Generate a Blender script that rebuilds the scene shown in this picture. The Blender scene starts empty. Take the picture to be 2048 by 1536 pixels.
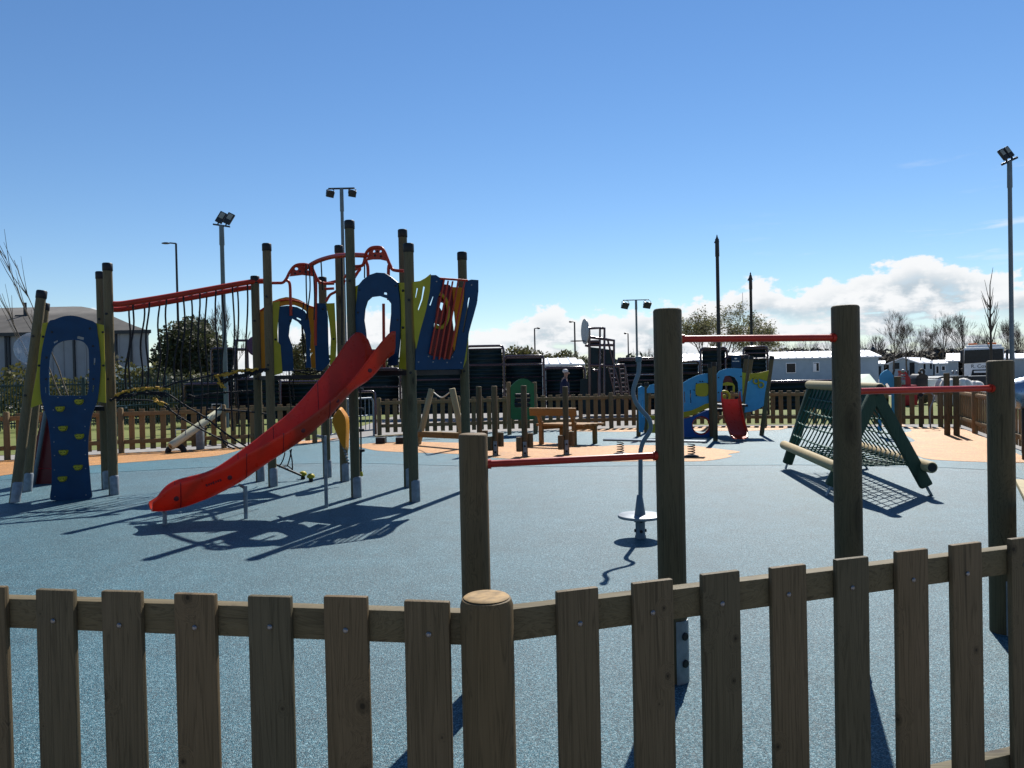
import bpy, bmesh, math, random
from mathutils import Vector, Matrix, geometry
R = math.radians
V = Vector
random.seed(7)
SC = bpy.context.scene
COL = SC.collection

# ------------------------------------------------------------------ camera
F_PX = 1538.0                       # focal length in pixels of the 2048 px wide photograph
EYE = V((0, 0, 1.55))
CAM_ROT = Matrix.Rotation(R(90 - 0.745), 3, 'X') @ Matrix.Rotation(R(-1.2), 3, 'Z')
cd = bpy.data.cameras.new("camera")
cam = bpy.data.objects.new("camera", cd); COL.objects.link(cam)
cd.sensor_width = 36; cd.lens = 36 * F_PX / 2048
cd.clip_start = 0.05; cd.clip_end = 4000
cam.matrix_world = Matrix.Translation(EYE) @ CAM_ROT.to_4x4()
SC.camera = cam

# ------------------------------------------------------------------ light
SUN_EL, SUN_AZ = 46.0, 19.5         # azimuth to the right of the viewing direction (+Y)
SKY_STRENGTH = 0.068
w = bpy.data.worlds.new("World"); SC.world = w; w.use_nodes = True
sd = bpy.data.lights.new("sun", 'SUN'); sun = bpy.data.objects.new("sun", sd); COL.objects.link(sun)
sd.energy = 5.0; sd.angle = R(0.53); sd.color = (1.0, 0.95, 0.87)
tosun = V((math.sin(R(SUN_AZ)) * math.cos(R(SUN_EL)), math.cos(R(SUN_AZ)) * math.cos(R(SUN_EL)), math.sin(R(SUN_EL))))
sun.rotation_euler = tosun.to_track_quat('Z', 'Y').to_euler()
sun.location = (0, 0, 30)
SC.view_settings.view_transform = 'Standard'; SC.view_settings.look = 'None'
SC.view_settings.exposure = 0.75; SC.view_settings.gamma = 1.0
SC.cycles.max_bounces = 8; SC.cycles.transparent_max_bounces = 16

class NT:
    """tiny helper to write node trees"""
    def __init__(s, tree): s.t = tree; s.t.nodes.clear()
    def n(s, typ, *ins, **kw):
        nd = s.t.nodes.new(typ)
        for k, v in kw.items(): setattr(nd, k, v)
        for i, v in enumerate(ins):
            if v is None: continue
            s.set(nd, i, v)
        return nd
    def set(s, nd, key, v):
        sock = nd.inputs[key]
        if hasattr(v, 'is_linked'): s.t.links.new(v, sock)
        elif hasattr(v, 'outputs'): s.t.links.new(v.outputs[0], sock)
        else:
            if sock.type == 'RGBA' and len(v) == 3: v = (*v, 1)
            sock.default_value = v
    def m(s, op, a, b=None, c=None, clamp=False):
        return s.n('ShaderNodeMath', a, b, c, operation=op, use_clamp=clamp).outputs[0]
    def vm(s, op, a, b=None): return s.n('ShaderNodeVectorMath', a, b, operation=op).outputs[0]
    def mix(s, f, a, b, mode='MIX'):
        nd = s.t.nodes.new('ShaderNodeMix'); nd.data_type = 'RGBA'; nd.blend_type = mode
        s.set(nd, 0, f); s.set(nd, 6, a); s.set(nd, 7, b); return nd.outputs[2]
    def ramp(s, f, stops, interp='LINEAR'):
        nd = s.t.nodes.new('ShaderNodeValToRGB'); s.set(nd, 0, f); cr = nd.color_ramp; cr.interpolation = interp
        while len(cr.elements) < len(stops): cr.elements.new(0.5)
        for e, (p, c) in zip(cr.elements, stops):
            e.position = p
            e.color = (c, c, c, 1) if isinstance(c, (int, float)) else (*c, 1)
        return nd.outputs[0]
    def noise(s, vec, scale, detail=3.0, rough=0.5, dist=0.0):
        nd = s.t.nodes.new('ShaderNodeTexNoise')
        if vec is not None: s.set(nd, 'Vector', vec)
        s.set(nd, 'Scale', scale); s.set(nd, 'Detail', detail); s.set(nd, 'Roughness', rough); s.set(nd, 'Distortion', dist)
        return nd.outputs[0]
    def smooth(s, x, a, b):
        nd = s.t.nodes.new('ShaderNodeMapRange'); nd.interpolation_type = 'SMOOTHSTEP'
        s.set(nd, 0, x); s.set(nd, 1, a); s.set(nd, 2, b); s.set(nd, 3, 0.0); s.set(nd, 4, 1.0); return nd.outputs[0]

# ------------------------------------------------------------------ sky with a bank of cumulus low to the right
def hor(px): return 748 - (px - 1024) * 0.0209
k = NT(w.node_tree)
sky = k.n('ShaderNodeTexSky', sky_type='NISHITA', sun_disc=False, sun_elevation=R(SUN_EL), sun_rotation=R(SUN_AZ),
          altitude=0.0, air_density=1.0, dust_density=0.0, ozone_density=2.4)
dirn = k.n('ShaderNodeTexCoord').outputs['Generated']
sep = k.n('ShaderNodeSeparateXYZ', dirn)
az = k.m('ARCTAN2', sep.outputs[0], sep.outputs[1])
el = k.m('ARCSINE', sep.outputs[2])
tops = [(-200, 730), (120, 705), (150, 640), (185, 628), (215, 650), (250, 735), (430, 730), (560, 650), (640, 655), (700, 625), (760, 612), (800, 640), (930, 668), (985, 655), (1030, 640), (1075, 612),
        (1130, 608), (1165, 622), (1210, 628), (1265, 622), (1310, 606), (1400, 602), (1450, 592), (1500, 566), (1560, 575), (1610, 588), (1690, 562),
        (1760, 550), (1840, 530), (1930, 546), (2010, 572), (2200, 600)]
stops = []
for px, py in tops:
    a = math.atan((px - 1024) / F_PX); e = (hor(px) - py) / F_PX
    stops.append(((a + 0.75) / 1.5, max(e, 0) * 6))
band = k.ramp(k.m('MULTIPLY_ADD', az, 1 / 1.5, 0.5), stops, 'LINEAR')
top = k.m('DIVIDE', band, 6.0)
cv = k.n('ShaderNodeCombineXYZ', az, k.m('MULTIPLY', el, 1.6), 0.0)
puff = k.noise(cv, 30.0, 8.0, 0.58)
wisp = k.noise(k.n('ShaderNodeCombineXYZ', k.m('MULTIPLY', az, 6.0), k.m('MULTIPLY', el, 42.0), 3.3), 1.0, 6.0, 0.6, 0.4)
big = k.noise(cv, 7.0, 4.0, 0.5)
edge = k.m('ADD', k.m('MULTIPLY', k.m('SUBTRACT', puff, 0.55), 0.075), k.m('SUBTRACT', top, el))
mask = k.smooth(edge, -0.003, 0.006)
# thin gaps of blue low inside the bank, and soft streaks just above it
holes = k.m('MULTIPLY', k.smooth(k.m('ADD', wisp, k.m('MULTIPLY', k.m('SUBTRACT', puff, 0.5), 0.7)), 0.50, 0.64), k.smooth(k.m('SUBTRACT', top, el), 0.02, 0.06))
mask = k.m('MULTIPLY', mask, k.m('SUBTRACT', 1.0, k.m('MULTIPLY', holes, 0.75)))
streak = k.m('MULTIPLY', k.smooth(wisp, 0.56, 0.75), k.m('MULTIPLY', k.smooth(el, 0.30, 0.12), k.smooth(az, 0.22, 0.5)))
mask = k.m('MAXIMUM', mask, k.m('MULTIPLY', streak, 0.45))
depth_in = k.m('SUBTRACT', top, el)
shade = k.m('MULTIPLY', k.smooth(k.m('ADD', k.m('MULTIPLY', puff, 0.45), k.m('ADD', k.m('MULTIPLY', big, 0.25), k.m('MULTIPLY', wisp, 0.30))), 0.44, 0.57), k.smooth(depth_in, 0.010, 0.04))
ccol = k.mix(shade, (0.56, 0.57, 0.58), (0.30, 0.355, 0.40))
skyc = k.n('ShaderNodeVectorMath', sky, tuple(SKY_STRENGTH * c for c in (0.90, 0.93, 1.0)), operation='MULTIPLY').outputs[0]
SKY_GRADE = k.n('ShaderNodeHueSaturation', 0.5, 1.14, 1.0, 1.0, skyc)
k.set(SKY_GRADE, 'Color', skyc)
# camera exposure is set for the ground; the bank of cloud is sunlit from behind
outc = k.mix(mask, SKY_GRADE.outputs[0], ccol)
bg = k.n('ShaderNodeBackground', outc, 1.0)
k.n('ShaderNodeOutputWorld', bg)

# ------------------------------------------------------------------ pixels of the photograph to places in the world
def ray(px, py): return CAM_ROT @ V(((px - 1024) / F_PX, (768 - py) / F_PX, -1))
def G(px, py, z=0.0):
    d = ray(px, py); t = (z - EYE.z) / d.z; return EYE + d * t
def P(px, py, y):
    d = ray(px, py); return EYE + d * (y / d.y)
class Plane:
    """an upright plane through two ground points; uv = metres along it and height"""
    def __init__(s, a, b):
        s.a = V((a[0], a[1], 0)); s.u = (V((b[0], b[1], 0)) - s.a).normalized(); s.n = V((s.u.y, -s.u.x, 0))
        if s.n.y > 0: s.n = -s.n            # n looks towards the camera's side
    def uv(s, px, py):
        d = ray(px, py); t = (s.a - EYE).dot(s.n) / d.dot(s.n); p = EYE + d * t
        return ((p - s.a).dot(s.u), p.z)
    def at(s, px, py, off=0.0):
        u, v = s.uv(px, py); return s.w(u, v, off)
    def w(s, u, v, off=0.0): return s.a + s.u * u + V((0, 0, v)) + s.n * off
# ------------------------------------------------------------------ materials
def new_mat(name):
    m = bpy.data.materials.new(name); m.use_nodes = True; k = NT(m.node_tree)
    b = k.n('ShaderNodeBsdfPrincipled'); k.n('ShaderNodeOutputMaterial', b); return m, k, b
def objco(k, jitter=True):
    c = k.n('ShaderNodeTexCoord').outputs['Object']
    if not jitter: return c
    r = k.n('ShaderNodeObjectInfo').outputs['Random']
    return k.vm('ADD', c, k.vm('MULTIPLY', k.n('ShaderNodeCombineXYZ', r, r, r), (37.1, 19.7, 53.3)))
def paint(name, col, rough=0.45, metal=0.0, var=0.12, scale=6.0, bump=0.0, bscale=200.0, spec=0.28, coat=0.0):
    m, k, b = new_mat(name); c = objco(k)
    n = k.noise(c, scale, 5.0, 0.6)
    lo = tuple(x * (1 - var) for x in col); hi = tuple(min(1, x * (1 + var)) for x in col)
    k.set(b, 'Base Color', k.mix(k.smooth(n, 0.3, 0.7), lo, hi))
    k.set(b, 'Roughness', k.m('MULTIPLY_ADD', k.noise(c, scale * 4, 3.0), 0.25, rough - 0.12)); k.set(b, 'Metallic', metal)
    k.set(b, 'Specular IOR Level', spec); k.set(b, 'Coat Weight', coat)
    if bump:
        bp = k.n('ShaderNodeBump'); k.set(bp, 'Strength', bump); k.set(bp, 'Distance', 0.002); k.set(bp, 'Height', k.noise(c, bscale, 2.0)); k.set(b, 'Normal', bp)
    return m
def wood(name, lo, hi, axis=2, knots=True, rough=0.75, flat=False):
    m, k, b = new_mat(name); c = objco(k)
    sx = [1, 0.15 if flat else 1, 1]; sx[axis] = 0.30
    st = k.vm('MULTIPLY', c, tuple(x * 5.2 for x in sx))
    vor = k.n('ShaderNodeTexVoronoi', feature='F1'); k.set(vor, 'Vector', st); k.set(vor, 'Scale', 1.0); k.set(vor, 'Randomness', 1.0)
    d = vor.outputs['Distance']; kr = 1.0
    if flat:
        vor.voronoi_dimensions = '2D'; s3 = k.n('ShaderNodeSeparateXYZ', c)
        k.set(vor, 'Vector', k.n('ShaderNodeCombineXYZ', s3.outputs[0], k.m('MULTIPLY', s3.outputs[2], 0.85), 0.0)); k.set(vor, 'Scale', 6.0)
        kr = k.m('MULTIPLY_ADD', k.n('ShaderNodeSeparateXYZ', vor.outputs['Color']).outputs[0], 2.0, -0.75); kr = k.m('MAXIMUM', kr, 0.04); d = k.m('DIVIDE', d, k.m('MULTIPLY', kr, 0.55))
    near = k.smooth(d, 0.75 if flat else 0.55, 0.05)
    warp = k.vm('MULTIPLY', k.n('ShaderNodeCombineXYZ', near, near, near), (0.11, 0.11, 0.11))
    g = [26, 26, 26]; g[axis] = 0.9
    gv = k.vm('MULTIPLY', k.vm('ADD', c, warp), tuple(g))
    rings = k.noise(gv, 1.0, 3.0, 0.55, 0.6)
    f = [170, 170, 170]; f[axis] = 5
    fib = k.noise(k.vm('MULTIPLY', c, tuple(f)), 1.0, 2.0, 0.6)
    mid = tuple((a + bb) / 2 for a, bb in zip(lo, hi))
    line = k.ramp(k.m('FRACT', k.m('MULTIPLY', rings, 9.0)), [(0, 0.25), (0.25, 0.8), (0.8, 1.0), (0.97, 0.55), (1, 0.25)])
    base = k.mix(k.m('MULTIPLY_ADD', line, 0.55, k.m('MULTIPLY', fib, 0.45)), lo, hi)
    tone = k.smooth(k.noise(c, 2.2, 3.0), 0.3, 0.75)
    tone = k.m('ADD', tone, 0.0)
    base = k.mix(k.m('MULTIPLY', tone, 0.45), base, k.mix(0.5, base, tuple(x * y for x, y in zip(mid, (0.62, 0.72, 0.6)))))
    hue = k.n('ShaderNodeObjectInfo').outputs['Random']
    base = k.mix(1.0, base, k.mix(hue, (0.78, 0.84, 0.80), (1.22, 1.08, 0.94)), 'MULTIPLY')
    split = k.smooth(k.noise(k.vm('MULTIPLY', k.vm('ADD', c, warp), tuple(1.1 if i == axis else 48 for i in range(3))), 1.0, 2.0, 0.5), 0.66, 0.74)
    base = k.mix(k.m('MULTIPLY', split, 0.55), base, tuple(x * 0.5 for x in lo))
    if knots:
        base = k.mix(k.m('MULTIPLY', k.m('ADD', k.m('MULTIPLY', k.smooth(d, 0.24, 0.12), 0.45), k.m('MULTIPLY', k.smooth(d, 0.10, 0.04), 0.5)), 0.9), base, tuple(x * 0.30 for x in lo))
    k.set(b, 'Base Color', base); k.set(b, 'Roughness', rough - 0.1); k.set(b, 'Specular IOR Level', 0.16)
    bp = k.n('ShaderNodeBump'); k.set(bp, 'Strength', 0.35); k.set(bp, 'Distance', 0.003)
    k.set(bp, 'Height', k.m('ADD', k.m('MULTIPLY', line, 0.5), fib)); k.set(b, 'Normal', bp)
    return m
def rubber(name, col, dark, light, spark=0.24, scale=165.0):
    m, k, b = new_mat(name); c = objco(k, False)
    vor = k.n('ShaderNodeTexVoronoi', feature='F1'); k.set(vor, 'Vector', c); k.set(vor, 'Scale', scale)
    r = k.n('ShaderNodeSeparateXYZ', vor.outputs['Color']).outputs[0]
    gran = k.ramp(r, [(0.0, dark), (0.28, col), (1 - spark * 1.6, col), (1 - spark * 0.6, light), (1, light)])  # granule tones; the light share also paints in sun sparkle
    med = k.noise(c, 60.0, 2.0, 0.7)
    gran = k.mix(1.0, gran, k.ramp(med, [(0.3, 0.55), (0.7, 1.45)]), 'MULTIPLY')
    blot = k.m('ADD', k.m('MULTIPLY', k.noise(c, 0.6, 4.0), 0.5), k.m('MULTIPLY', k.noise(c, 3.5, 4.0), 0.5))
    gran = k.mix(1.0, gran, k.ramp(blot, [(0.3, 0.74), (0.7, 1.20)]), 'MULTIPLY')
    k.set(b, 'Base Color', gran); k.set(b, 'Roughness', 0.55); k.set(b, 'Specular IOR Level', 0.36)
    bp = k.n('ShaderNodeBump'); k.set(bp, 'Strength', 0.9); k.set(bp, 'Distance', 0.004)
    k.set(bp, 'Height', k.m('ADD', k.m('MULTIPLY', r, 0.6), k.m('SUBTRACT', 1.0, k.m('MULTIPLY', vor.outputs['Distance'], 1.0)))); k.set(b, 'Normal', bp)
    return m
def ground_mat(name, a, b_, c2, s1, s2, rough=0.9):
    m, k, b = new_mat(name); c = objco(k, False)
    n1 = k.noise(c, s1, 6.0, 0.65); n2 = k.noise(c, s2, 3.0, 0.6)
    k.set(b, 'Base Color', k.mix(k.m('MULTIPLY', k.smooth(n2, 0.4, 0.75), 0.6), k.mix(k.smooth(n1, 0.3, 0.7), a, b_), c2))
    k.set(b, 'Roughness', rough); k.set(b, 'Specular IOR Level', 0.2); return m
def leafmat(name, a, b_, trans=0.35):
    m, k, b = new_mat(name); c = objco(k)
    n = k.noise(c, 2.5, 3.0); g = k.n('ShaderNodeNewGeometry').outputs['Random Per Island']
    col = k.mix(g, a, b_); col = k.mix(1.0, col, k.ramp(n, [(0.3, 0.7), (0.7, 1.3)]), 'MULTIPLY')
    k.set(b, 'Base Color', col); k.set(b, 'Roughness', 0.6)
    t = k.n('ShaderNodeBsdfTranslucent'); k.set(t, 'Color', col)
    mx = k.n('ShaderNodeMixShader', trans, b, t); out = [x for x in m.node_tree.nodes if x.type == 'OUTPUT_MATERIAL'][0]
    m.node_tree.links.new(mx.outputs[0], out.inputs[0]); return m
def glass(name, tint, alpha):
    m, k, b = new_mat(name); k.set(b, 'Base Color', tint); k.set(b, 'Roughness', 0.05); k.set(b, 'Alpha', alpha); k.set(b, 'Specular IOR Level', 0.6)
    return m

M = {}
WLO, WHI = (0.036, 0.028, 0.0155), (0.148, 0.116, 0.073)
M['fence'] = wood('fence_timber', WLO, WHI, flat=True)
M['rail'] = wood('rail_timber', (0.055, 0.042, 0.023), (0.165, 0.132, 0.08), axis=0)
M['post'] = wood('post_timber', (0.042, 0.031, 0.016), (0.150, 0.110, 0.062))
M['tower'] = wood('tower_timber', (0.050, 0.044, 0.027), (0.150, 0.127, 0.080))
M['endgrain'] = paint('end_grain', (0.25, 0.165, 0.075), 0.75, var=0.35, scale=30)
M['far_fence'] = wood('far_fence_timber', (0.110, 0.074, 0.038), (0.250, 0.168, 0.090), knots=False)
M['bench'] = wood('bench_timber', (0.14, 0.078, 0.03), (0.27, 0.16, 0.066), axis=0)
M['log'] = wood('pale_log', (0.20, 0.17, 0.10), (0.36, 0.31, 0.195), axis=1)
M['sunlit_log'] = wood('sunlit_log', (0.42, 0.39, 0.28), (0.68, 0.64, 0.50), axis=1)  # lighter copy of the log timber, sunlight on the seesaw put into its colour
M['green_wood'] = wood('green_leg_timber', (0.022, 0.042, 0.030), (0.055, 0.085, 0.06))
M['blue'] = rubber('blue_rubber', (0.010, 0.072, 0.102), (0.0025, 0.022, 0.035), (0.10, 0.19, 0.225))
M['teal'] = rubber('teal_rubber', (0.017, 0.100, 0.138), (0.011, 0.068, 0.096), (0.05, 0.145, 0.18), 0.12)
M['orange'] = rubber('orange_rubber', (0.40, 0.178, 0.040), (0.27, 0.112, 0.025), (0.52, 0.27, 0.085), 0.15)
M['slide'] = paint('red_slide_plastic', (0.44, 0.034, 0.009), 0.3, var=0.14, scale=3, spec=0.4)
_m, _k, _b = M['slide'], NT.__new__(NT), None; _k.t = _m.node_tree
_b = [x for x in _m.node_tree.nodes if x.type == 'BSDF_PRINCIPLED'][0]; _tr = _k.n('ShaderNodeBsdfTranslucent', (0.80, 0.055, 0.014)); _mx = _k.n('ShaderNodeMixShader', 0.26, _b, _tr)   # thin moulded plastic lets some sun through
_m.node_tree.links.new(_mx.outputs[0], [x for x in _m.node_tree.nodes if x.type == 'OUTPUT_MATERIAL'][0].inputs[0])
M['maroon'] = paint('maroon_plastic', (0.10, 0.008, 0.012), 0.35)
M['redpipe'] = paint('orange_red_pipe', (0.34, 0.026, 0.009), 0.38, var=0.1)
M['bar'] = paint('red_bar', (0.34, 0.022, 0.011), 0.36, var=0.1)
M['navy'] = paint('blue_panel', (0.002, 0.034, 0.088), 0.45, spec=0.2, var=0.1, bump=0.15)
M['sky_blue'] = paint('light_blue_panel', (0.045, 0.26, 0.46), 0.42, var=0.06)
M['mid_blue'] = paint('mid_blue_panel', (0.006, 0.07, 0.26), 0.42, var=0.06)
M['yellow'] = paint('yellow_panel', (0.33, 0.285, 0.020), 0.45, spec=0.2, var=0.07)
M['amber'] = paint('amber_panel', (0.42, 0.17, 0.008), 0.42, spec=0.2, var=0.07)
M['green'] = paint('green_panel', (0.010, 0.11, 0.035), 0.42, var=0.08)
M['black'] = paint('black_plastic', (0.012, 0.012, 0.013), 0.5)
M['rope'] = paint('black_rope', (0.014, 0.014, 0.016), 0.75, scale=60, var=0.4, bump=0.8, bscale=300)
M['yrope'] = paint('yellow_rope', (0.42, 0.24, 0.03), 0.75, scale=60, var=0.5, bump=0.8, bscale=300)
M['grope'] = paint('green_rope', (0.007, 0.065, 0.042), 0.55, scale=60, var=0.4, bump=0.8, bscale=300)
M['wrope'] = paint('pale_rope', (0.5, 0.47, 0.40), 0.7, scale=60, var=0.3)
M['galv'] = paint('galvanised_steel', (0.20, 0.225, 0.25), 0.5, metal=0.35, var=0.2, scale=14)
M['steel'] = paint('grey_painted_steel', (0.095, 0.135, 0.165), 0.4, metal=0.15, var=0.1)
M['screw'] = paint('screw_head', (0.20, 0.20, 0.21), 0.35, metal=0.8)
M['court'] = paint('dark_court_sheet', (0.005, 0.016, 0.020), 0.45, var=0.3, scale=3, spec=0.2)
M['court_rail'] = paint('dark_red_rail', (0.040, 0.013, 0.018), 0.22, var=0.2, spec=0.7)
M['lamp'] = paint('dark_lamp_steel', (0.025, 0.03, 0.035), 0.4, metal=0.3)
M['lampface'] = paint('lamp_glass', (0.22, 0.24, 0.22), 0.15)
M['white'] = paint('white_paint', (0.75, 0.75, 0.74), 0.4, var=0.05)
M['caravan'] = paint('caravan_cladding', (0.30, 0.37, 0.41), 0.5, var=0.06, scale=2)
M['roof_white'] = paint('caravan_roof', (0.80, 0.81, 0.82), 0.4, var=0.06)
M['glass_dark'] = paint('dark_glass', (0.010, 0.015, 0.02), 0.12, var=0.2, spec=0.2)
M['wall_grey'] = paint('warehouse_wall', (0.20, 0.225, 0.25), 0.6, var=0.12, scale=0.4)
M['roof_grey'] = paint('warehouse_roof', (0.080, 0.075, 0.068), 0.8, var=0.2, scale=0.8)
M['palisade'] = paint('dark_green_steel', (0.012, 0.032, 0.032), 0.45)
M['skin'] = paint('skin', (0.26, 0.15, 0.11), 0.55)
M['hair'] = paint('grey_hair', (0.42, 0.42, 0.44), 0.6)
M['jacket'] = paint('navy_jacket', (0.006, 0.010, 0.040), 0.75)
M['trousers'] = paint('dark_trousers', (0.02, 0.02, 0.025), 0.8)
M['red_paint'] = paint('red_paint', (0.35, 0.012, 0.02), 0.35)
M['beacon'] = paint('orange_beacon', (0.75, 0.16, 0.02), 0.25)
M['palegreen'] = paint('pale_green_lid', (0.085, 0.17, 0.115), 0.45)
M['tyre'] = paint('tyre_rubber', (0.02, 0.02, 0.021), 0.65, bump=0.3)
M['bubble'] = glass('clear_bubble', (0.75, 0.85, 1.0), 0.16)
M['bark'] = paint('dark_bark', (0.050, 0.042, 0.034), 0.85, var=0.3, scale=20)
M['twig'] = paint('bare_twigs', (0.095, 0.078, 0.060), 0.85, var=0.3, scale=20)
M['leaf'] = leafmat('hedge_leaf', (0.060, 0.062, 0.018), (0.150, 0.140, 0.046))
M['leafdark'] = leafmat('dark_leaf', (0.030, 0.042, 0.016), (0.085, 0.088, 0.038))
M['leafspring'] = leafmat('spring_leaf', (0.13, 0.14, 0.05), (0.25, 0.23, 0.10), 0.5)
M['grass'] = ground_mat('mown_grass', (0.075, 0.100, 0.018), (0.115, 0.135, 0.03), (0.16, 0.16, 0.06), 3.0, 0.15)
M['tarmac'] = ground_mat('grey_tarmac', (0.17, 0.165, 0.16), (0.24, 0.23, 0.22), (0.30, 0.28, 0.26), 8.0, 0.3)
M['stone'] = paint('pale_rubble', (0.62, 0.60, 0.56), 0.8, var=0.25, scale=3)

# ------------------------------------------------------------------ mesh building
def wl(o):
    p = V((0, 0, 0))
    while o: p = p + o.location; o = o.parent
    return p
class MB:
    def __init__(s): s.v = []; s.f = []; s.marks = []
    def add(s, vs, fs):
        b = len(s.v); s.marks.append((b, len(s.f))); s.v += [V(x) for x in vs]; s.f += [tuple(i + b for i in f) for f in fs]; return s
    def box(s, c, size, rot=None, bev=0.0):
        bm = bmesh.new(); bmesh.ops.create_cube(bm, size=1.0)
        for v in bm.verts: v.co = V((v.co.x * size[0], v.co.y * size[1], v.co.z * size[2]))
        if bev: bmesh.ops.bevel(bm, geom=list(bm.edges), offset=bev, segments=2, profile=0.6, affect='EDGES')
        bm.verts.index_update(); r = rot or Matrix.Identity(3)
        s.add([r @ v.co + V(c) for v in bm.verts], [[v.index for v in f.verts] for f in bm.faces]); bm.free(); return s
    def beam(s, a, b, wd, th, up=V((0, 0, 1)), bev=0.004):
        """rectangular bar from a to b, wd across, th along up"""
        a, b = V(a), V(b); z = (b - a); L = z.length; z.normalize(); x = z.cross(up)
        if x.length < 1e-4: x = V((1, 0, 0))
        x.normalize(); y = x.cross(z).normalized()
        m = Matrix((x, y, z)).transposed()
        return s.box((a + b) / 2, (wd, th, L), m, bev)
    def cyl(s, a, b, r0, r1=None, n=14, cap=True, bev=0.0):
        a, b = V(a), V(b); r1 = r0 if r1 is None else r1
        if bev:
            d = (b - a).normalized() * bev
            return s.tube([a, a + d, b - d, b], [r0 - bev, r0, r1, r1 - bev], n, cap)
        return s.tube([a, b], [r0, r1], n, cap)
    def tube(s, pts, r, n=8, cap=True):
        pts = [V(p) for p in pts]; m = len(pts); rs = r if isinstance(r, (list, tuple)) else [r] * m
        t0 = (pts[1] - pts[0]).normalized(); x = t0.cross(V((0, 0, 1)))
        if x.length < 1e-3: x = V((1, 0, 0))
        x.normalize(); vs = []; pt = t0
        for i, p in enumerate(pts):
            if i == 0: t = t0
            elif i == m - 1: t = (pts[i] - pts[i - 1]).normalized()
            else: t = ((pts[i + 1] - pts[i]).normalized() + (pts[i] - pts[i - 1]).normalized()); t = t.normalized() if t.length > 1e-6 else pt
            x = x - t * x.dot(t)
            if x.length < 1e-5: x = t.orthogonal()
            x.normalize(); y = t.cross(x); pt = t
            for j in range(n):
                a = 2 * math.pi * j / n; vs.append(p + (x * math.cos(a) + y * math.sin(a)) * rs[i])
        fs = [(i * n + j, i * n + (j + 1) % n, (i + 1) * n + (j + 1) % n, (i + 1) * n + j) for i in range(m - 1) for j in range(n)]
        if cap: fs += [tuple(range(n - 1, -1, -1)), tuple(range((m - 1) * n, m * n))]
        return s.add(vs, fs)
    def lathe(s, prof, o, n=24, axis=None):
        vs = []; q = V((0, 0, 1)).rotation_difference(V(axis)).to_matrix() if axis else Matrix.Identity(3)
        for r, z in prof:
            for j in range(n):
                a = 2 * math.pi * j / n; vs.append(q @ V((r * math.cos(a), r * math.sin(a), z)) + V(o))
        m = len(prof)
        fs = [(i * n + j, i * n + (j + 1) % n, (i + 1) * n + (j + 1) % n, (i + 1) * n + j) for i in range(m - 1) for j in range(n)]
        fs += [tuple(range(n - 1, -1, -1)), tuple(range((m - 1) * n, m * n))]
        return s.add(vs, fs)
    def ball(s, c, r, n=12, m=8):
        r = V(r) if hasattr(r, '__len__') else V((r, r, r)); c = V(c); vs = [c + V((0, 0, r.z))]
        for i in range(1, m):
            a = math.pi * i / m
            for j in range(n):
                b = 2 * math.pi * j / n; vs.append(c + V((r.x * math.sin(a) * math.cos(b), r.y * math.sin(a) * math.sin(b), r.z * math.cos(a))))
        vs.append(c - V((0, 0, r.z))); L = len(vs) - 1
        fs = [(0, 1 + j, 1 + (j + 1) % n) for j in range(n)]
        fs += [(1 + i * n + j, 1 + (i + 1) * n + j, 1 + (i + 1) * n + (j + 1) % n, 1 + i * n + (j + 1) % n) for i in range(m - 2) for j in range(n)]
        fs += [(L, 1 + (m - 2) * n + (j + 1) % n, 1 + (m - 2) * n + j) for j in range(n)]
        return s.add(vs, fs)
    def slab(s, outline, holes, place, thick):
        """sheet of the given thickness from an outline (u, v) with holes; place(u, v, off) -> world"""
        loops = [list(outline)] + [list(h) for h in holes]
        def area(l): return sum(l[i][0] * l[(i + 1) % len(l)][1] - l[(i + 1) % len(l)][0] * l[i][1] for i in range(len(l)))
        loops = [l if (area(l) > 0) == (i == 0) else l[::-1] for i, l in enumerate(loops)]
        flat = [p for l in loops for p in l]; n = len(flat)
        tris = geometry.tessellate_polygon([[V((p[0], p[1], 0)) for p in l] for l in loops])
        vs = [place(p[0], p[1], 0.0) for p in flat] + [place(p[0], p[1], -thick) for p in flat]
        fs = []
        for t in tris:
            a, b, c = (flat[i] for i in t); ccw = (b[0] - a[0]) * (c[1] - a[1]) - (b[1] - a[1]) * (c[0] - a[0]) > 0
            t = t if ccw else t[::-1]; fs += [tuple(t), tuple(i + n for i in t[::-1])]
        b = 0
        for l in loops:
            m = len(l)
            for i in range(m): j = (i + 1) % m; fs.append((b + i, b + i + n, b + j + n, b + j))
            b += m
        return s.add(vs, fs)
    def build(s, name, mat, parent=None, smooth=None, loc=None):
        """link as one mesh object (loose fixings: one each); with a parent the vertices become relative to it"""
        if name in ('bolt', 'boss', 'end_shade', 'screw', 'knot') and len(s.marks) > 1:
            ends = s.marks[1:] + [(len(s.v), len(s.f))]
            for (v0, f0), (v1, f1) in zip(s.marks, ends):
                q = MB(); q.add(s.v[v0:v1], [tuple(i - v0 for i in f) for f in s.f[f0:f1]]); o = q.build(name, mat, parent, smooth, loc)
            return o
        me = bpy.data.meshes.new(name); o = bpy.data.objects.new(name, me); COL.objects.link(o)
        base = wl(parent) if parent else V((0, 0, 0))
        if loc is not None: o.location = V(loc) - base; base = V(loc)
        me.from_pydata([v - base for v in s.v], [], s.f)
        bm = bmesh.new(); bm.from_mesh(me); bmesh.ops.recalc_face_normals(bm, faces=bm.faces); bm.to_mesh(me); bm.free()
        me.materials.append(M[mat] if isinstance(mat, str) else mat)
        if smooth is not None:
            me.polygons.foreach_set('use_smooth', [True] * len(me.polygons)); me.set_sharp_from_angle(angle=R(smooth))
        if parent: o.parent = parent
        return o
def tag(o, label=None, cat=None, group=None, kind=None):
    for a, b in (('label', label), ('category', cat), ('group', group), ('kind', kind)):
        if b: o[a] = b
    return o
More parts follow.
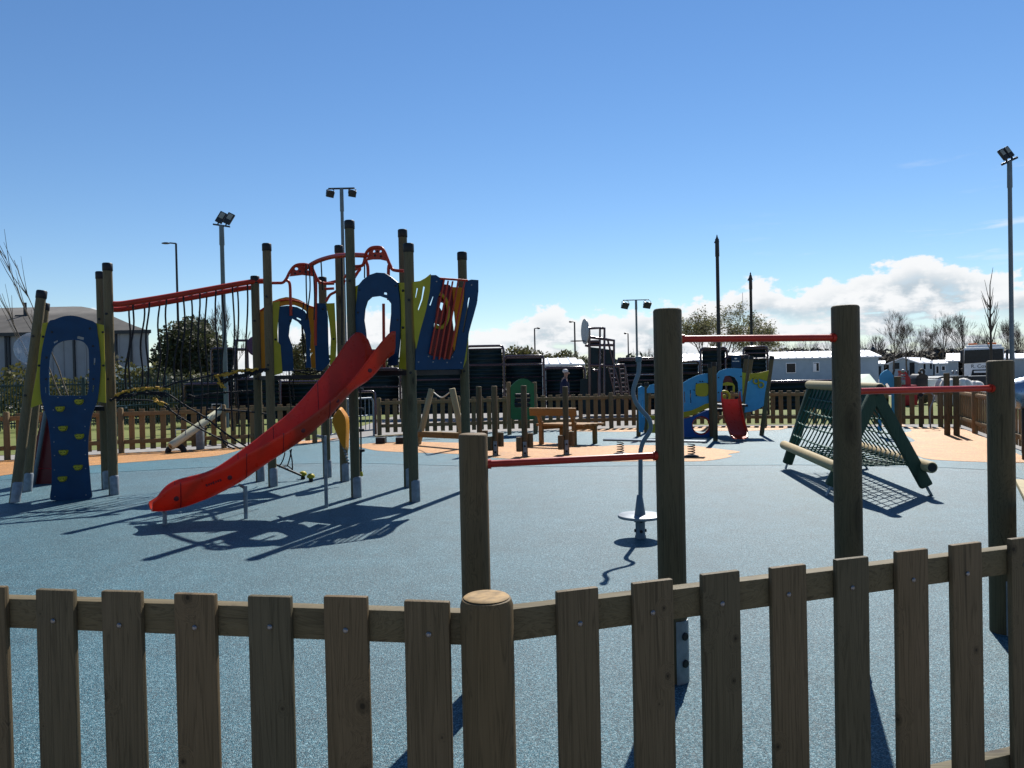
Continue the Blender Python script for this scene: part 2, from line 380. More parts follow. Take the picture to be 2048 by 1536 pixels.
def thing(name, label, cat, loc, group=None):
    o = bpy.data.objects.new(name, None); o.empty_display_size = 0.2; COL.objects.link(o); o.location = V(loc)
    return tag(o, label, cat, group)
def copy_tree(o, parent=None):
    c = o.copy(); COL.objects.link(c)
    if parent: c.parent = parent
    for ch in list(o.children): copy_tree(ch, c)
    return c
def crv(pts, n=5, closed=True):
    """smooth a traced outline (Catmull-Rom)"""
    out = []; m = len(pts)
    for i in range(m if closed else m - 1):
        if closed: p = [pts[(i + d) % m] for d in (-1, 0, 1, 2)]
        else: p = [pts[max(0, min(m - 1, i + d))] for d in (-1, 0, 1, 2)]
        for j in range(n):
            t = j / n
            out.append(tuple(0.5 * ((2 * p[1][a]) + (-p[0][a] + p[2][a]) * t + (2 * p[0][a] - 5 * p[1][a] + 4 * p[2][a] - p[3][a]) * t * t
                                    + (-p[0][a] + 3 * p[1][a] - 3 * p[2][a] + p[3][a]) * t ** 3) for a in range(len(p[0]))))
    if not closed: out.append(tuple(pts[-1]))
    return out
def circ(c, r, n=20, ry=None): return [(c[0] + r * math.cos(2 * math.pi * i / n), c[1] + (ry or r) * math.sin(2 * math.pi * i / n)) for i in range(n)]
def panel(name, mat, plane, outline, holes=(), thick=0.02, off=0.0, parent=None, smooth=True, n=3):
    """an upright board in a plane, its outline given as pixels of the photograph"""
    f = lambda l, sm: [plane.uv(*p) for p in (crv(l, n) if sm and len(l) > 5 else l)]
    mb = MB(); mb.slab(f(outline, smooth), [f(h, smooth) for h in holes], lambda u, v, o: plane.w(u, v, o + off), thick)
    return mb.build(name, mat, parent, 40)
# ------------------------------------------------------------------ the ground, one sheet above the other
def sheet(name, pts, z, mat, sm=0):
    l = [(p[0], p[1]) for p in pts]
    if sm: l = crv(l, sm)
    mb = MB(); mb.slab(l, [], lambda u, v, o: V((u, v, z + o)), 0.003)
    return tag(mb.build(name, mat), kind='structure')
def gp(*pts): return [G(*p) for p in pts]
sheet('ground', [(-900, -300), (900, -300), (900, 1500), (-900, 1500)], -0.02, 'tarmac')
sheet('lawn', [(-200, 14.5), (-16, 14.5), (-9.5, 18.0), (-5.0, 19.8), (-4.6, 33), (-30, 48), (-200, 48)], -0.014, 'grass')
sheet('lawn', [(5.2, 22.0), (12.0, 20.2), (18, 24), (20, 44), (7, 44)], -0.014, 'grass')
FL = [(-16.0, 12.9), (-10.5, 15.75), (-8.9, 16.7), (-6.0, 17.75), (-4.75, 18.4)]          # the far fence, left run
FB = [(-3.55, 20.45), (2.6, 21.15), (6.0, 21.2), (11.1, 19.15)]                          # back run
FR = [(11.1, 19.15), (9.0, 13.6), (8.05, 11.2)]                                        # right run
sheet('blue_surface', [(-22, 9.5)] + FL + FB + FR[1:] + [(7.6, 4.4), (2.2, 2.85), (-0.05, 2.02), (-7, 3.2)], 0.0, 'blue')
teal = gp((-60, 965), (200, 946), (500, 930), (700, 926), (850, 930), (980, 934), (1420, 931), (1600, 930), (1900, 936), (1975, 940), (2060, 962))
sheet('teal_surface', [(p.x, p.y) for p in teal] + [(9.6, 15.2)] + [(10.9, 18.9), (6.0, 20.9), (2.6, 20.9), (-3.5, 20.2), (-4.75, 18.1), (-6, 17.5), (-8.9, 16.4), (-10.5, 15.4), (-13, 14.2)], 0.004, 'teal')
oL = gp((690, 874), (640, 880), (560, 886), (500, 895), (434, 912), (330, 920), (200, 930), (130, 937), (47, 946), (-40, 958))
sheet('orange_surface', [(p.x, p.y) for p in crv([(q.x, q.y, 0) for q in oL], 4, False) for p in [V(p)]] + [(-15.0, 13.3), (-10.5, 15.65), (-8.9, 16.6), (-6, 17.65), (-4.8, 18.25)], 0.008, 'orange')
oC = gp((714, 891), (749, 901), (808, 905), (922, 909), (1000, 917), (1080, 922), (1200, 924), (1300, 923), (1404, 923), (1462, 914), (1456, 909), (1480, 904), (1433, 898), (1404, 894), (1371, 892),
        (1240, 891), (1187, 893), (1068, 884), (1004, 885), (919, 886), (833, 884), (760, 886))
sheet('orange_surface', oC, 0.008, 'orange', 4)
oR = gp((1806, 849), (1824, 862), (1806, 867), (1830, 882), (1808, 888), (1820, 902), (1848, 917), (1900, 922), (1976, 925), (2070, 926))
sheet('orange_surface', [tuple(p)[:2] for p in crv([(q.x, q.y, 0) for q in oR], 4, False)] + [(10.2, 16.8), (10.95, 18.85), (9.3, 19.65)], 0.008, 'orange')
oB = gp((1120, 863), (1240, 864), (1330, 862), (1500, 862), (1560, 860))
sheet('orange_surface', [tuple(p)[:2] for p in oB] + [(7.6, 20.45), (6.0, 21.05), (2.6, 21.0), (1.4, 20.85)], 0.008, 'orange')

# ------------------------------------------------------------------ the picket fence in front of the camera
FH = 0.95
a0, a1 = G(111, 1177, FH), G(855, 1198, FH); b0, b1 = G(1153, 1178, FH), G(2030, 1076, FH)
fpost = G(973, 1194, 0.955); fpost.z = 0
nf = thing('picket_fence', 'weathered brown picket fence with a round post across the front of the view', 'fence', (fpost.x, fpost.y, 0))
mb = MB(); mb.lathe([(0.071, -0.3), (0.071, 0.935), (0.066, 0.951), (0.058, 0.955), (0.0005, 0.955)], fpost, 40)
pst = mb.build('post', 'post', nf, 40)
mb = MB(); mb.lathe([(0.0615, 0.9555), (0.057, 0.9585), (0.04, 0.9585), (0.0005, 0.9575)], fpost, 40)
mb.build('end_grain', 'endgrain', pst, 40)
def slat_mesh(wd, h0, h1, th):
    mb = MB(); mb.box((0, 0, (h0 + h1) / 2), (wd, th, h1 - h0), None, 0.006); return mb
def run_rail(name, a, b, zc, mat, parent, hgt, th):
    mb = MB(); mb.beam((a[0], a[1], zc), (b[0], b[1], zc), th, hgt, bev=0.004); return mb.build(name, mat, parent, 40)
def near_run(pl, centres, ext0, ext1):
    off = V((pl.n.x, pl.n.y, 0))
    for i, (px, py) in enumerate(centres):
        p = pl.at(px, py); ang = math.atan2(pl.u.y, pl.u.x) + random.uniform(-0.012, 0.012)
        o = slat_mesh(random.uniform(0.123, 0.129), 0.05, FH + random.uniform(-0.004, 0.003), 0.021).build('slat', 'fence', None, 40)
        o.parent = nf; o.location = V((p.x, p.y, 0)) - nf.location; o.rotation_euler = (0, random.uniform(-0.004, 0.004), ang)
        s = MB(); s.lathe([(0.0075, 0.0), (0.0075, 0.003), (0.004, 0.006), (0.0005, 0.006)], (random.uniform(-0.006, 0.01), -0.0105, 0.857 + random.uniform(-0.008, 0.008)), 10, (0, -1, 0))
        so = s.build('screw', 'screw', None, 40); so.parent = o
    c = -off * 0.034
    for zc in (0.868, 0.155):
        run_rail('rail', pl.w(ext0, 0) + c, pl.w(ext1, 0) + c, zc, 'rail', nf, 0.088, 0.045)
plA = Plane(a0, a1); plB = Plane(b0, b1)
uA = (fpost - plA.a).dot(plA.u); uB = (fpost - plB.a).dot(plB.u)
near_run(plA, [(-480, 1158), (-325, 1163), (-170, 1168), (-22, 1172), (111, 1177), (247, 1181), (391, 1185), (540, 1189), (694, 1193), (853, 1198)], -2.2, uA - 0.02)
near_run(plB, [(1153, 1178), (1303, 1160), (1440, 1146), (1576, 1131), (1700, 1116), (1820, 1103), (1931, 1089), (2046, 1076), (2150, 1064), (2250, 1052), (2345, 1041), (2440, 1030)], uB + 0.02, plB.uv(2520, 1030)[0])
for px, py in ((-260, 1166),):
    p = plA.at(px, py); mb = MB(); mb.lathe([(0.07, -0.3), (0.07, 0.94), (0.06, 0.955), (0.0005, 0.955)], (p.x, p.y, 0), 24); mb.build('post', 'post', nf, 40)

# ------------------------------------------------------------------ four bar posts behind it
def round_post(name, c, h, r, mat, parent, top=None, bev=0.012, n=28):
    mb = MB(); c = V(c); t = V(top) if top is not None else V((c.x, c.y, h)); d = (t - c).normalized()
    mb.tube([c - d * 0.02, t - d * bev, t - d * bev * 0.3, t], [r, r, r - bev * 0.35, r - bev], n); return mb.build(name, mat, parent, 40)
pA, pB, pC, pD = G(957, 1385), G(1348, 1358), G(1701, 1318), G(2007, 1263)
hs = [1.265, 1.86, 1.875, 1.57]
bars = thing('turning_bars', 'four thick timber posts joined by three red turning bars at different heights', 'play equipment', pB)
for p, h in zip((pA, pB, pC, pD), hs):
    po = round_post('post', p, h, 0.0705, 'post', bars)
    mb = MB()
    a = math.atan2(-p.y, -p.x) + 0.75
    for s in range(7):                                                   # curved steel shoe hugging the post's foot
        q0, q1 = a - 0.55 + s * 0.18, a - 0.55 + (s + 1) * 0.18
        c0, c1 = V((math.cos(q0), math.sin(q0), 0)), V((math.cos(q1), math.sin(q1), 0))
        i, o_ = 0.0715, 0.0765
        vs = [p + c0 * i, p + c1 * i, p + c1 * o_, p + c0 * o_]; vs = [V((v.x, v.y, 0.0)) for v in vs] + [V((v.x, v.y, 0.31)) for v in vs]
        mb.add(vs, [(0, 1, 2, 3), (7, 6, 5, 4), (2, 6, 7, 3), (0, 4, 5, 1)] + ([(0, 3, 7, 4)] if s == 0 else []) + ([(1, 5, 6, 2)] if s == 6 else []))
    sh = mb.build('shoe', 'galv', po, 50)
    mb = MB(); d = V((math.cos(a + 0.08), math.sin(a + 0.08), 0))
    for z in (0.10, 0.235): mb.cyl(p + d * 0.074 + V((0, 0, z)), p + d * 0.085 + V((0, 0, z)), 0.020, n=14, bev=0.003)
    mb.build('bolt', 'black', sh, 40)
def barr(a, b, za, zb):
    mb = MB(); a, b = V((a.x, a.y, za)), V((b.x, b.y, zb)); d = (b - a).normalized()
    mb.cyl(a + d * 0.05, b - d * 0.05, 0.0175, n=16); mb.cyl(a + d * 0.064, a + d * 0.085, 0.024, n=16); mb.cyl(b - d * 0.085, b - d * 0.064, 0.024, n=16)
    mb.build('bar', 'bar', bars, 40)
barr(pA, pB, 1.113, 1.128); barr(pB, pC, 1.708, 1.705); barr(pC, pD, 1.42, 1.41)

# ------------------------------------------------------------------ the spinner pole
ps = G(1281, 1076); sp = thing('spinner_pole', 'grey wavy spinner pole rising from a round standing disc', 'play equipment', ps)
mb = MB(); mb.lathe([(0.052, -0.01), (0.052, 0.02), (0.045, 0.03), (0.045, 0.17), (0.055, 0.18), (0.055, 0.19)], ps, 20); b = mb.build('pedestal', 'steel', sp, 40)
mb = MB()
for z in (0.07, 0.165):
    for q in range(4):
        a = -math.pi / 2 + q * math.pi / 2; d = V((math.cos(a), math.sin(a), 0)); c = ps + V((0, 0, z)); mb.cyl(c + d * 0.042, c + d * 0.056, 0.015, n=10)
mb.build('bolt', 'black', b, 40)
mb = MB(); mb.lathe([(0.19, 0.190), (0.203, 0.193), (0.206, 0.203), (0.203, 0.216), (0.195, 0.220), (0.0005, 0.221)], ps, 48); mb.build('disc', 'galv', sp, 40)
mb = MB(); mb.lathe([(0.052, 0.221), (0.05, 0.23), (0.026, 0.40), (0.022, 0.405)], ps, 20)
path = [P(x, y, ps.y) for x, y in ((1281, 990), (1281, 960), (1281, 930), (1281, 905), (1284, 890), (1289, 879), (1297, 867), (1301.5, 855), (1299, 840), (1291, 829), (1281, 818), (1272, 805), (1267, 791), (1267, 778), (1271, 764), (1276, 750), (1278, 735), (1277, 716))]
pp = [V(q) for q in crv([tuple(q) for q in path], 4, False)]
mb.tube(pp, 0.0205, 14); mb.tube([pp[-1] - V((0, 0, 0.035)), pp[-1] - V((0, 0, 0.03)), pp[-1] + V((0, 0, 0.012)), pp[-1] + V((0, 0, 0.02))], [0.026, 0.030, 0.030, 0.02], 16)
mb.build('pole', 'steel', sp, 40)

# ------------------------------------------------------------------ A-frame net climber
Ln, Rn, Lf = G(1653, 991), G(1863, 991), G(1571, 938); Rf = Lf + (Rn - Ln)
An = P(1750, 786, (Ln.y + Rn.y) / 2); Af = P(1624, 777, (Lf.y + Rf.y) / 2); An.z = Af.z = (An.z + Af.z) / 2
ax = (Af - An).normalized()
nc = thing('net_climber', 'A-frame climber of dark green legs with pale logs and green rope nets', 'play equipment', (An + Af + Ln + Rf) / 4 * 1.0)
nc.location.z = 0
for a, b in ((An, Ln), (An, Rn), (Af, Lf), (Af, Rf)):
    d = (a - b).normalized(); mb = MB()
    mb.beam(b + d * (0.08 if a is Af else 0.12), a - d * 0.02, 0.105, 0.145, up=d.cross(ax), bev=0.03); leg = mb.build('leg', 'green_wood', nc, 40)
    mb = MB(); mb.beam(b - d * 0.02, b + d * 0.5, 0.075, 0.014, up=d.cross(ax), bev=0.003); mb.build('foot', 'galv', leg, 40)
def mid(a, b, z): t = (z - b.z) / (a.z - b.z); return b + (a - b) * t
def hollow_log(name, a, b, r):
    mb = MB(); d = (b - a).normalized()
    mb.tube([a, a + d * 0.02, b - d * 0.02, b], [r - 0.008, r, r, r - 0.008], 20); o = mb.build(name, 'log', nc, 40)
    mb = MB(); mb.cyl(a - d * 0.0015, a + d * 0.004, r - 0.018, n=20); mb.cyl(b - d * 0.004, b + d * 0.0015, r - 0.018, n=20); mb.build('end_shade', 'black', o, 40)  # black discs stand for the shade inside the hollow ends
    return o
out = (Ln - Rn).normalized()
zl = 0.36
L1, L2 = mid(An, Ln, zl) + out * 0.10, mid(Af, Lf, zl) + out * 0.10
R1, R2 = mid(An, Rn, zl) - out * 0.10, mid(Af, Rf, zl) - out * 0.10
hollow_log('log', L1 - ax * 0.18, L2 + ax * 0.15, 0.066); hollow_log('log', R1 - ax * 0.22, R2 + ax * 0.15, 0.068)
T1, T2 = An + V((0, 0, 0.055)), Af + V((0, 0, 0.055)); hollow_log('log', T1 - ax * 0.16, T2 + ax * 0.16, 0.066)
mb = MB(); mb.slab([(0, 0.0), (1, 0.0), (1, 0.34), (0, 0.34)], [], lambda u, v, o: T1.lerp(T2, 0.04 + u * 0.92) + (Lf - Af).normalized() * v + V((0.02, 0, 0)) + V((o, 0, 0)), 0.02)
mb.build('cover', 'green_wood', nc)
def net(a1, a2, b1, b2, nu, nv, sag, name, trim):
    mb = MB(); r = 0.0105
    def pt(u, v): return a1.lerp(a2, u).lerp(b1.lerp(b2, u), v) - V((0, 0, sag * math.sin(math.pi * u) * math.sin(math.pi * v)))
    for i in range(nu + 1):
        u = trim + (1 - 2 * trim) * i / nu; mb.tube([pt(u + 0.006 * math.sin(i * 7 + j), j / 8) for j in range(9)], r, 6)
    for j in range(1, nv):
        v = j / nv; mb.tube([pt(trim + (1 - 2 * trim) * i / (nu * 2), v) - V((0, 0, 0.012 * (i % 2))) for i in range(nu * 2 + 1)], r, 6)
    for i in range(nu + 1):
        for j in range(1, nv): mb.ball(pt(trim + (1 - 2 * trim) * i / nu, j / nv), 0.016, 6, 4)
    mb.build(name, 'grope', nc, 60)
net(T1, T2, L1, L2, 13, 5, 0.04, 'net', 0.05); net(T1, T2, R1, R2, 13, 5, 0.04, 'net', 0.05)
net(L1, L2, R1, R2, 12, 6, 0.07, 'net', 0.06)
mb = MB()
for q in range(14):
    c = R1.lerp(R2, 0.05 + 0.9 * q / 13); mb.lathe([(0.070, -0.012), (0.074, 0), (0.070, 0.012)], c, 14, ax)
tag(mb.build('lashing', 'wrope', nc, 40), kind='stuff')

# ------------------------------------------------------------------ picnic table half out of the frame
tA, tB = G(2030, 964, 0.74), G(2062, 1030, 0.74)
u = (tB - tA).normalized(); v = V((u.y, -u.x, 0)); v = v if v.x > 0 else -v
pt_ = thing('picnic_table', 'pale timber picnic table top at the right edge behind the tallest slats', 'table', (tA.x + 0.7, tA.y - 0.6, 0))
mb = MB()
for q in range(6):
    c = tA + v * (0.07 + q * 0.145); mb.beam(c + u * -0.02, c + u * 1.5, 0.135, 0.035)
mb.build('table_top', 'log', pt_, 40)
for s in (0.2, 1.45):
    mb = MB(); c = tA + u * s
    mb.beam(c + v * 0.35 - V((0, 0, 0.05)), c + v * 0.25 - V((0, 0, 0.74)), 0.09, 0.045); mb.build('leg', 'bench', pt_, 40)
    mb = MB(); mb.beam(c + v * 0.75 - V((0, 0, 0.05)), c + v * 0.97 - V((0, 0, 0.74)), 0.09, 0.045); mb.build('leg', 'bench', pt_, 40)
for q in (0.98,):
    mb = MB(); c = tA + v * q - V((0, 0, 0.30)); mb.beam(c - u * 0.0 + v * (-0.18 if q < 0.5 else 0.1), c + u * 1.7 + v * (-0.18 if q < 0.5 else 0.1), 0.22, 0.035); mb.build('seat', 'log', pt_, 40)
# ------------------------------------------------------------------ the big climbing tower
tw = thing('climbing_tower', 'large timber climbing tower with red slide, blue and yellow panels and rope bridge', 'play equipment', (-2.4, 10.6, 0))
def tower_post(base, top_px, r=0.061, lean=None):
    b = V((base[0], base[1], 0)); t = P(top_px[0], top_px[1], base[1] + (lean or 0.0))
    if lean is None: t = V((b.x, b.y, t.z))
    d = (t - b).normalized(); mb = MB(); mb.cyl(b - d * 0.02, t - d * 0.03, r, n=22); o = mb.build('post', 'tower', tw, 40)
    mb = MB(); mb.tube([t - d * 0.11, t - d * 0.105, t - d * 0.012, t], [r + 0.002, r + 0.006, r + 0.006, r - 0.004], 22); mb.build('cap', 'black', o, 40)
    s = b + V((0.018, -0.012, 0)); mb = MB(); mb.tube([s, s + d * 0.25, s + d * 0.27], [r, r, r - 0.012], 16); mb.build('shoe', 'galv', o, 40)
    mb = MB()
    for z in (0.5, 0.78):
        q = b + (t - b) * z; mb.cyl(q + V((0, -r + 0.004, 0)), q + V((0, -r - 0.012, 0)), 0.017, n=10)
    mb.build('bolt', 'black', o, 40)
    return o, t
P1, P2, P2b, P1b = (-6.58, 10.1), (-5.53, 10.6), (-5.95, 11.2), (-7.05, 11.1)
P3, P4, P5, P6 = (-3.49, 11.1), (-3.87, 11.7), (-2.54, 11.5), (-2.92, 12.0)
P7, P8, P9, P10 = (-2.05, 9.93), (-1.486, 10.78), (-1.24, 9.5), (-0.635, 10.35)
tower_post(P1, (84, 581), lean=0.25); tower_post(P1b, (90, 606), lean=0.2)
for b, t in ((P2, (216, 526)), (P2b, (205, 543)), (P3, (531, 487)), (P4, (508, 552)), (P5, (670, 491)), (P6, (641, 554)), (P7, (697, 441)), (P8, (809, 459)), (P9, (817, 487)), (P10, (929, 504))):
    tower_post(b, t)
def lift(pts, z): return [(p[0], p[1]) for p in pts]
for pts, z in (((P7, P9, P10, P8), 1.62), ((P3, P5, P6, P4), 1.60), (((-6.2, 10.5), (-5.65, 10.65), (-5.95, 11.1), (-6.5, 11.0)), 1.22)):
    mb = MB(); mb.slab(lift(pts, z), [], lambda u, v, o: V((u, v, z + o)), 0.06); mb.build('platform', 'black', tw)

# slide: a swept trough, its rims and underside traced on the upright planes they stand in
T, B = V((-1.60, 9.60, 0)), V((-3.88, 8.25, 0)); ds = (B - T).normalized(); ns = V((-ds.y, ds.x, 0)); ns = ns if ns.y < 0 else -ns
HW = 0.25
pn, pf = Plane(T + ns * HW, B + ns * HW), Plane(T - ns * HW, B - ns * HW)
nr = [(783, 658), (770, 672), (750, 698), (735, 720), (718, 744), (690, 775), (658, 804), (620, 833), (585, 856), (540, 882), (500, 903), (450, 935), (400, 954), (361, 966), (340, 972), (324, 984), (313, 999), (306, 1012)]
fr = [(717, 660), (700, 672), (682, 700), (660, 733), (640, 757), (601, 802), (570, 833), (536, 859), (510, 880), (486, 898), (447, 926), (420, 942), (387, 951), (360, 957), (340, 964), (322, 979), (311, 996), (305, 1010)]
lo = [(786, 708), (765, 735), (745, 762), (717, 777), (690, 804), (664, 838), (617, 877), (575, 906), (531, 934), (492, 963), (460, 981), (434, 994), (403, 1007), (369, 1019), (330, 1027), (306, 1027)]
def prof(pl, l): return sorted(pl.uv(*p) for p in l)
def interp(l, u):
    if u <= l[0][0]: return l[0][1]
    for (a, x), (b, y) in zip(l, l[1:]):
        if u <= b: return x + (y - x) * (u - a) / max(b - a, 1e-6)
    return l[-1][1]
nr_, fr_, lo_ = prof(pn, nr), prof(pf, fr), prof(pn, lo)
def sm3(l, u, wd=0.07): return sum(interp(l, u + wd * q) for q in (-1, -0.5, 0, 0.5, 1)) / 5
u0, u1 = nr_[0][0] - 0.03, nr_[-1][0]
def rim(l, u, r):
    g = max(0.0, l[0][0] + r * 0.3 - u) / r; return sm3(l, u) - r * (1 - math.sqrt(max(0.0, 1 - min(1, g) ** 2)))
mb = MB(); NS = 60; rows = []
for i in range(NS + 1):
    u = u0 + (u1 - u0) * i / NS
    zn, zf, zb = rim(nr_, u, 0.10), rim(fr_, u, 0.24), sm3(lo_, u)
    flare = 0.05 * max(0, 1 - max(0, u - u0) / 0.35); tip = max(0, 1 - (u1 - u) / 0.22)
    hw = HW + flare - 0.035 * tip * tip
    zf = max(zf, zb + 0.05); zn = max(zn, zb + 0.05); k1 = min(1, (zn - zb) / 0.2)
    sec = [(hw + 0.012, zn - 0.02), (hw + 0.004, zn - 0.05 * k1), (hw - 0.01, zb + 0.09 * k1), (hw - 0.05, zb + 0.02 * k1), (hw - 0.12, zb), (-hw + 0.12, zb), (-hw + 0.05, zb + 0.02 * k1), (-hw + 0.01, zb + 0.09 * k1), (-hw - 0.004, zf - 0.05 * k1),
           (-hw - 0.012, zf - 0.02), (-hw - 0.004, zf), (-hw + 0.02, zf - 0.008), (-hw + 0.03, zf - 0.04 * k1), (-hw + 0.04, zb + 0.12 * k1), (-hw + 0.09, zb + 0.055 * k1), (-hw + 0.16, zb + 0.035 * k1),
           (hw - 0.16, zb + 0.035 * k1), (hw - 0.09, zb + 0.055 * k1), (hw - 0.04, zb + 0.12 * k1), (hw - 0.03, zn - 0.04 * k1), (hw - 0.02, zn - 0.008), (hw + 0.004, zn)]
    base = T + ns * 0; c = V((pn.a.x, pn.a.y, 0)) - ns * HW + pn.u * u
    rows.append([c + ns * a + V((0, 0, z)) for a, z in sec])
m = len(rows[0]); vs = [p for r in rows for p in r]
fs = [(i * m + j, i * m + (j + 1) % m, (i + 1) * m + (j + 1) % m, (i + 1) * m + j) for i in range(NS) for j in range(m)]
fs += [tuple(range(m)), tuple(range(NS * m, NS * m + m))]
mb.add(vs, fs); slide = mb.build('slide', 'slide', tw, 50)
for f in (0.30, 0.50, 0.66, 0.90):
    r = rows[int(NS * f)]; n_ = V((0, 0, 0.003)); mb = MB()
    mb.tube([r[j] + n_ for j in range(11, 21)] + [r[j] + ns * 0.002 for j in (21, 0, 1, 2, 3)], 0.004, 5); mb.build('seam', 'maroon', slide, 60)
mb = MB()
for f, dz in ((0.12, 0.11), (0.27, 0.1), (0.42, 0.1), (0.72, 0.12), (0.92, 0.1)):
    r = rows[int(NS * f)]; c = r[2] + V((0, 0, dz * 0.4)) + ns * 0.004; mb.lathe([(0.026, -0.004), (0.026, 0.004), (0.018, 0.006), (0.0005, 0.006)], c, 12, ns)
mb.build('boss', 'maroon', slide, 40)
mb = MB()                                                                # worn dark lettering on the near side, no longer legible in the photograph
for q in range(7):
    p = pn.at(413 + q * 4.6, 970.5 - q * 1.75, 0.012); d = pn.u * 0.008
    mb.box(p, (0.017, 0.003, 0.028 if q % 3 == 0 else 0.02), Matrix.Rotation(math.atan2(pn.u.y, pn.u.x), 3, 'Z') @ Matrix.Rotation(0.35, 3, 'Y'))
mb.build('lettering', 'maroon', slide)
for (px, py), tz in (((330, 1050), 0.14), ((492, 1037), 0.36), ((653, 1015), 0.86)):
    b = G(px, py); mb = MB(); mb.cyl(b - V((0, 0, 0.02)), V((b.x, b.y, tz)), 0.022, n=14)
    mb.cyl(V((b.x, b.y, tz - 0.02)), V((b.x, b.y, tz - 0.02)) - ns * 0.3, 0.018, n=10); mb.build('slide_leg', 'galv', tw, 40)

# climbing wall at the left end
pl = Plane((-6.42, 10.02), (-5.58, 10.32))
blue_out = [(100, 995), (103, 968), (103, 922), (100, 877), (95, 840), (88, 818), (82, 796), (80, 767), (80, 736), (83, 705), (89, 674), (97, 644), (109, 639), (125, 633), (141, 631), (156, 633), (172, 638), (191, 646),
            (195, 667), (199, 697), (201, 728), (199, 767), (195, 799), (191, 811), (184, 831), (178, 864), (176, 904), (179, 940), (182, 977), (184, 990), (179, 997), (140, 1000), (107, 1001)]
win = [(98, 785), (98, 752), (99, 721), (105, 699), (114, 688), (128, 682), (145, 680), (162, 682), (172, 689), (177, 699), (178, 721), (178, 752), (176, 783), (171, 791), (140, 791), (103, 791)]
slots = [[(155, 672), (168, 675), (167, 680), (154, 677)], [(188, 716), (191, 717), (190, 730), (187, 729)], [(186, 770), (189, 771), (186, 785), (184, 784)], [(90, 774), (92, 774), (93, 786), (91, 786)], [(107, 684), (115, 680), (116, 683), (109, 687)]]
wall = panel('climbing_wall', 'navy', pl, blue_out, [win] + slots, 0.022, 0.0, tw)
panel('side_panel', 'yellow', pl, [(84, 646), (99, 644), (93, 674), (87, 705), (84, 736), (84, 767), (86, 798), (82, 808), (60, 816), (62, 800), (72, 745), (78, 690)], [], 0.02, -0.03, tw, False)
panel('side_panel', 'yellow', pl, [(188, 645), (207, 650), (208, 700), (210, 745), (211, 806), (192, 803), (195, 767), (197, 728), (195, 697)], [], 0.02, -0.03, tw, False)
def dots(name, mat, plane, pts, r, h, parent, off=0.0, n=10):
    mb = MB()
    for px, py in pts: mb.lathe([(r, -0.002), (r, h * 0.6), (r * 0.6, h), (0.0005, h)], plane.at(px, py, off), n, plane.n)
    return mb.build(name, mat, parent, 40)
dots('bolt', 'black', pl, [(85, 673), (77, 731), (205, 664), (206, 731)], 0.016, 0.012, tw, -0.03)
dots('screw', 'screw', pl, [(116, 795), (160, 795), (107, 820), (170, 819), (108, 855), (170, 853), (108, 884), (170, 881), (109, 911), (171, 909), (109, 940), (171, 937), (110, 993), (172, 990)], 0.008, 0.004, wall, 0.0)
dots('bolt', 'black', pl, [(104, 664), (180, 657), (93, 715), (186, 692), (92, 758), (187, 758)], 0.015, 0.006, wall, 0.0)
for px, py in ((158, 804), (120, 818), (126, 857), (159, 873), (127, 905), (156, 935), (125, 958)):
    c = pl.uv(px, py); mb = MB()
    f = [(-0.058, 0.025), (-0.03, 0.036), (0.03, 0.036), (0.058, 0.028), (0.05, -0.01), (0.03, -0.034), (0, -0.04), (-0.03, -0.034), (-0.05, -0.01)]
    f = crv(f, 3); a = [pl.w(c[0] + x, c[1] + y, 0.0) for x, y in f]; b = [pl.w(c[0] + x * 0.72, c[1] + y * 0.72 + 0.004, 0.045) for x, y in f]; n_ = len(f)
    mb.add(a + b, [(i, (i + 1) % n_, n_ + (i + 1) % n_, n_ + i) for i in range(n_)] + [tuple(range(n_, 2 * n_))]); hh = mb.build('handhold', 'yellow', wall, 40)
    mb = MB()
    for dx in (-0.02, 0.02): mb.lathe([(0.006, 0), (0.006, 0.004), (0.0005, 0.004)], pl.w(c[0] + dx, c[1] + 0.006, 0.046), 8, pl.n)
    mb.build('bolt', 'black', hh)
mb = MB(); c = P(66, 698, 10.95); mb.lathe([(0.0005, 0.24), (0.09, 0.22), (0.17, 0.16), (0.225, 0.07), (0.24, 0.0)], c, 28, (-0.75, -0.6, 0)); mb.build('bubble_window', 'bubble', tw, 60)
plm = Plane((-7.4, 11.9), (-5.8, 11.9))
mo = [(92, 806), (108, 812), (118, 860), (122, 930), (120, 976), (84, 973), (66, 962), (57, 945), (60, 925), (72, 880), (82, 840)]
mb = MB(); mb.slab(crv([plm.uv(*p) for p in mo], 4), [], lambda u, v, o: plm.w(u, v, o * 1.0), 0.5); mb.build('tube_slide', 'maroon', tw, 30)
mb = MB(); mb.cyl(plm.at(96, 822, 0.06), plm.at(69, 984, 0.06), 0.028, n=12); mb.build('slide_brace', 'steel', tw, 40)
mb = MB(); mb.tube([plm.at(57, 937, 0.012), plm.at(120, 937, 0.012)], 0.004, 6); mb.build('slide_joint', 'red_paint', tw, 40)

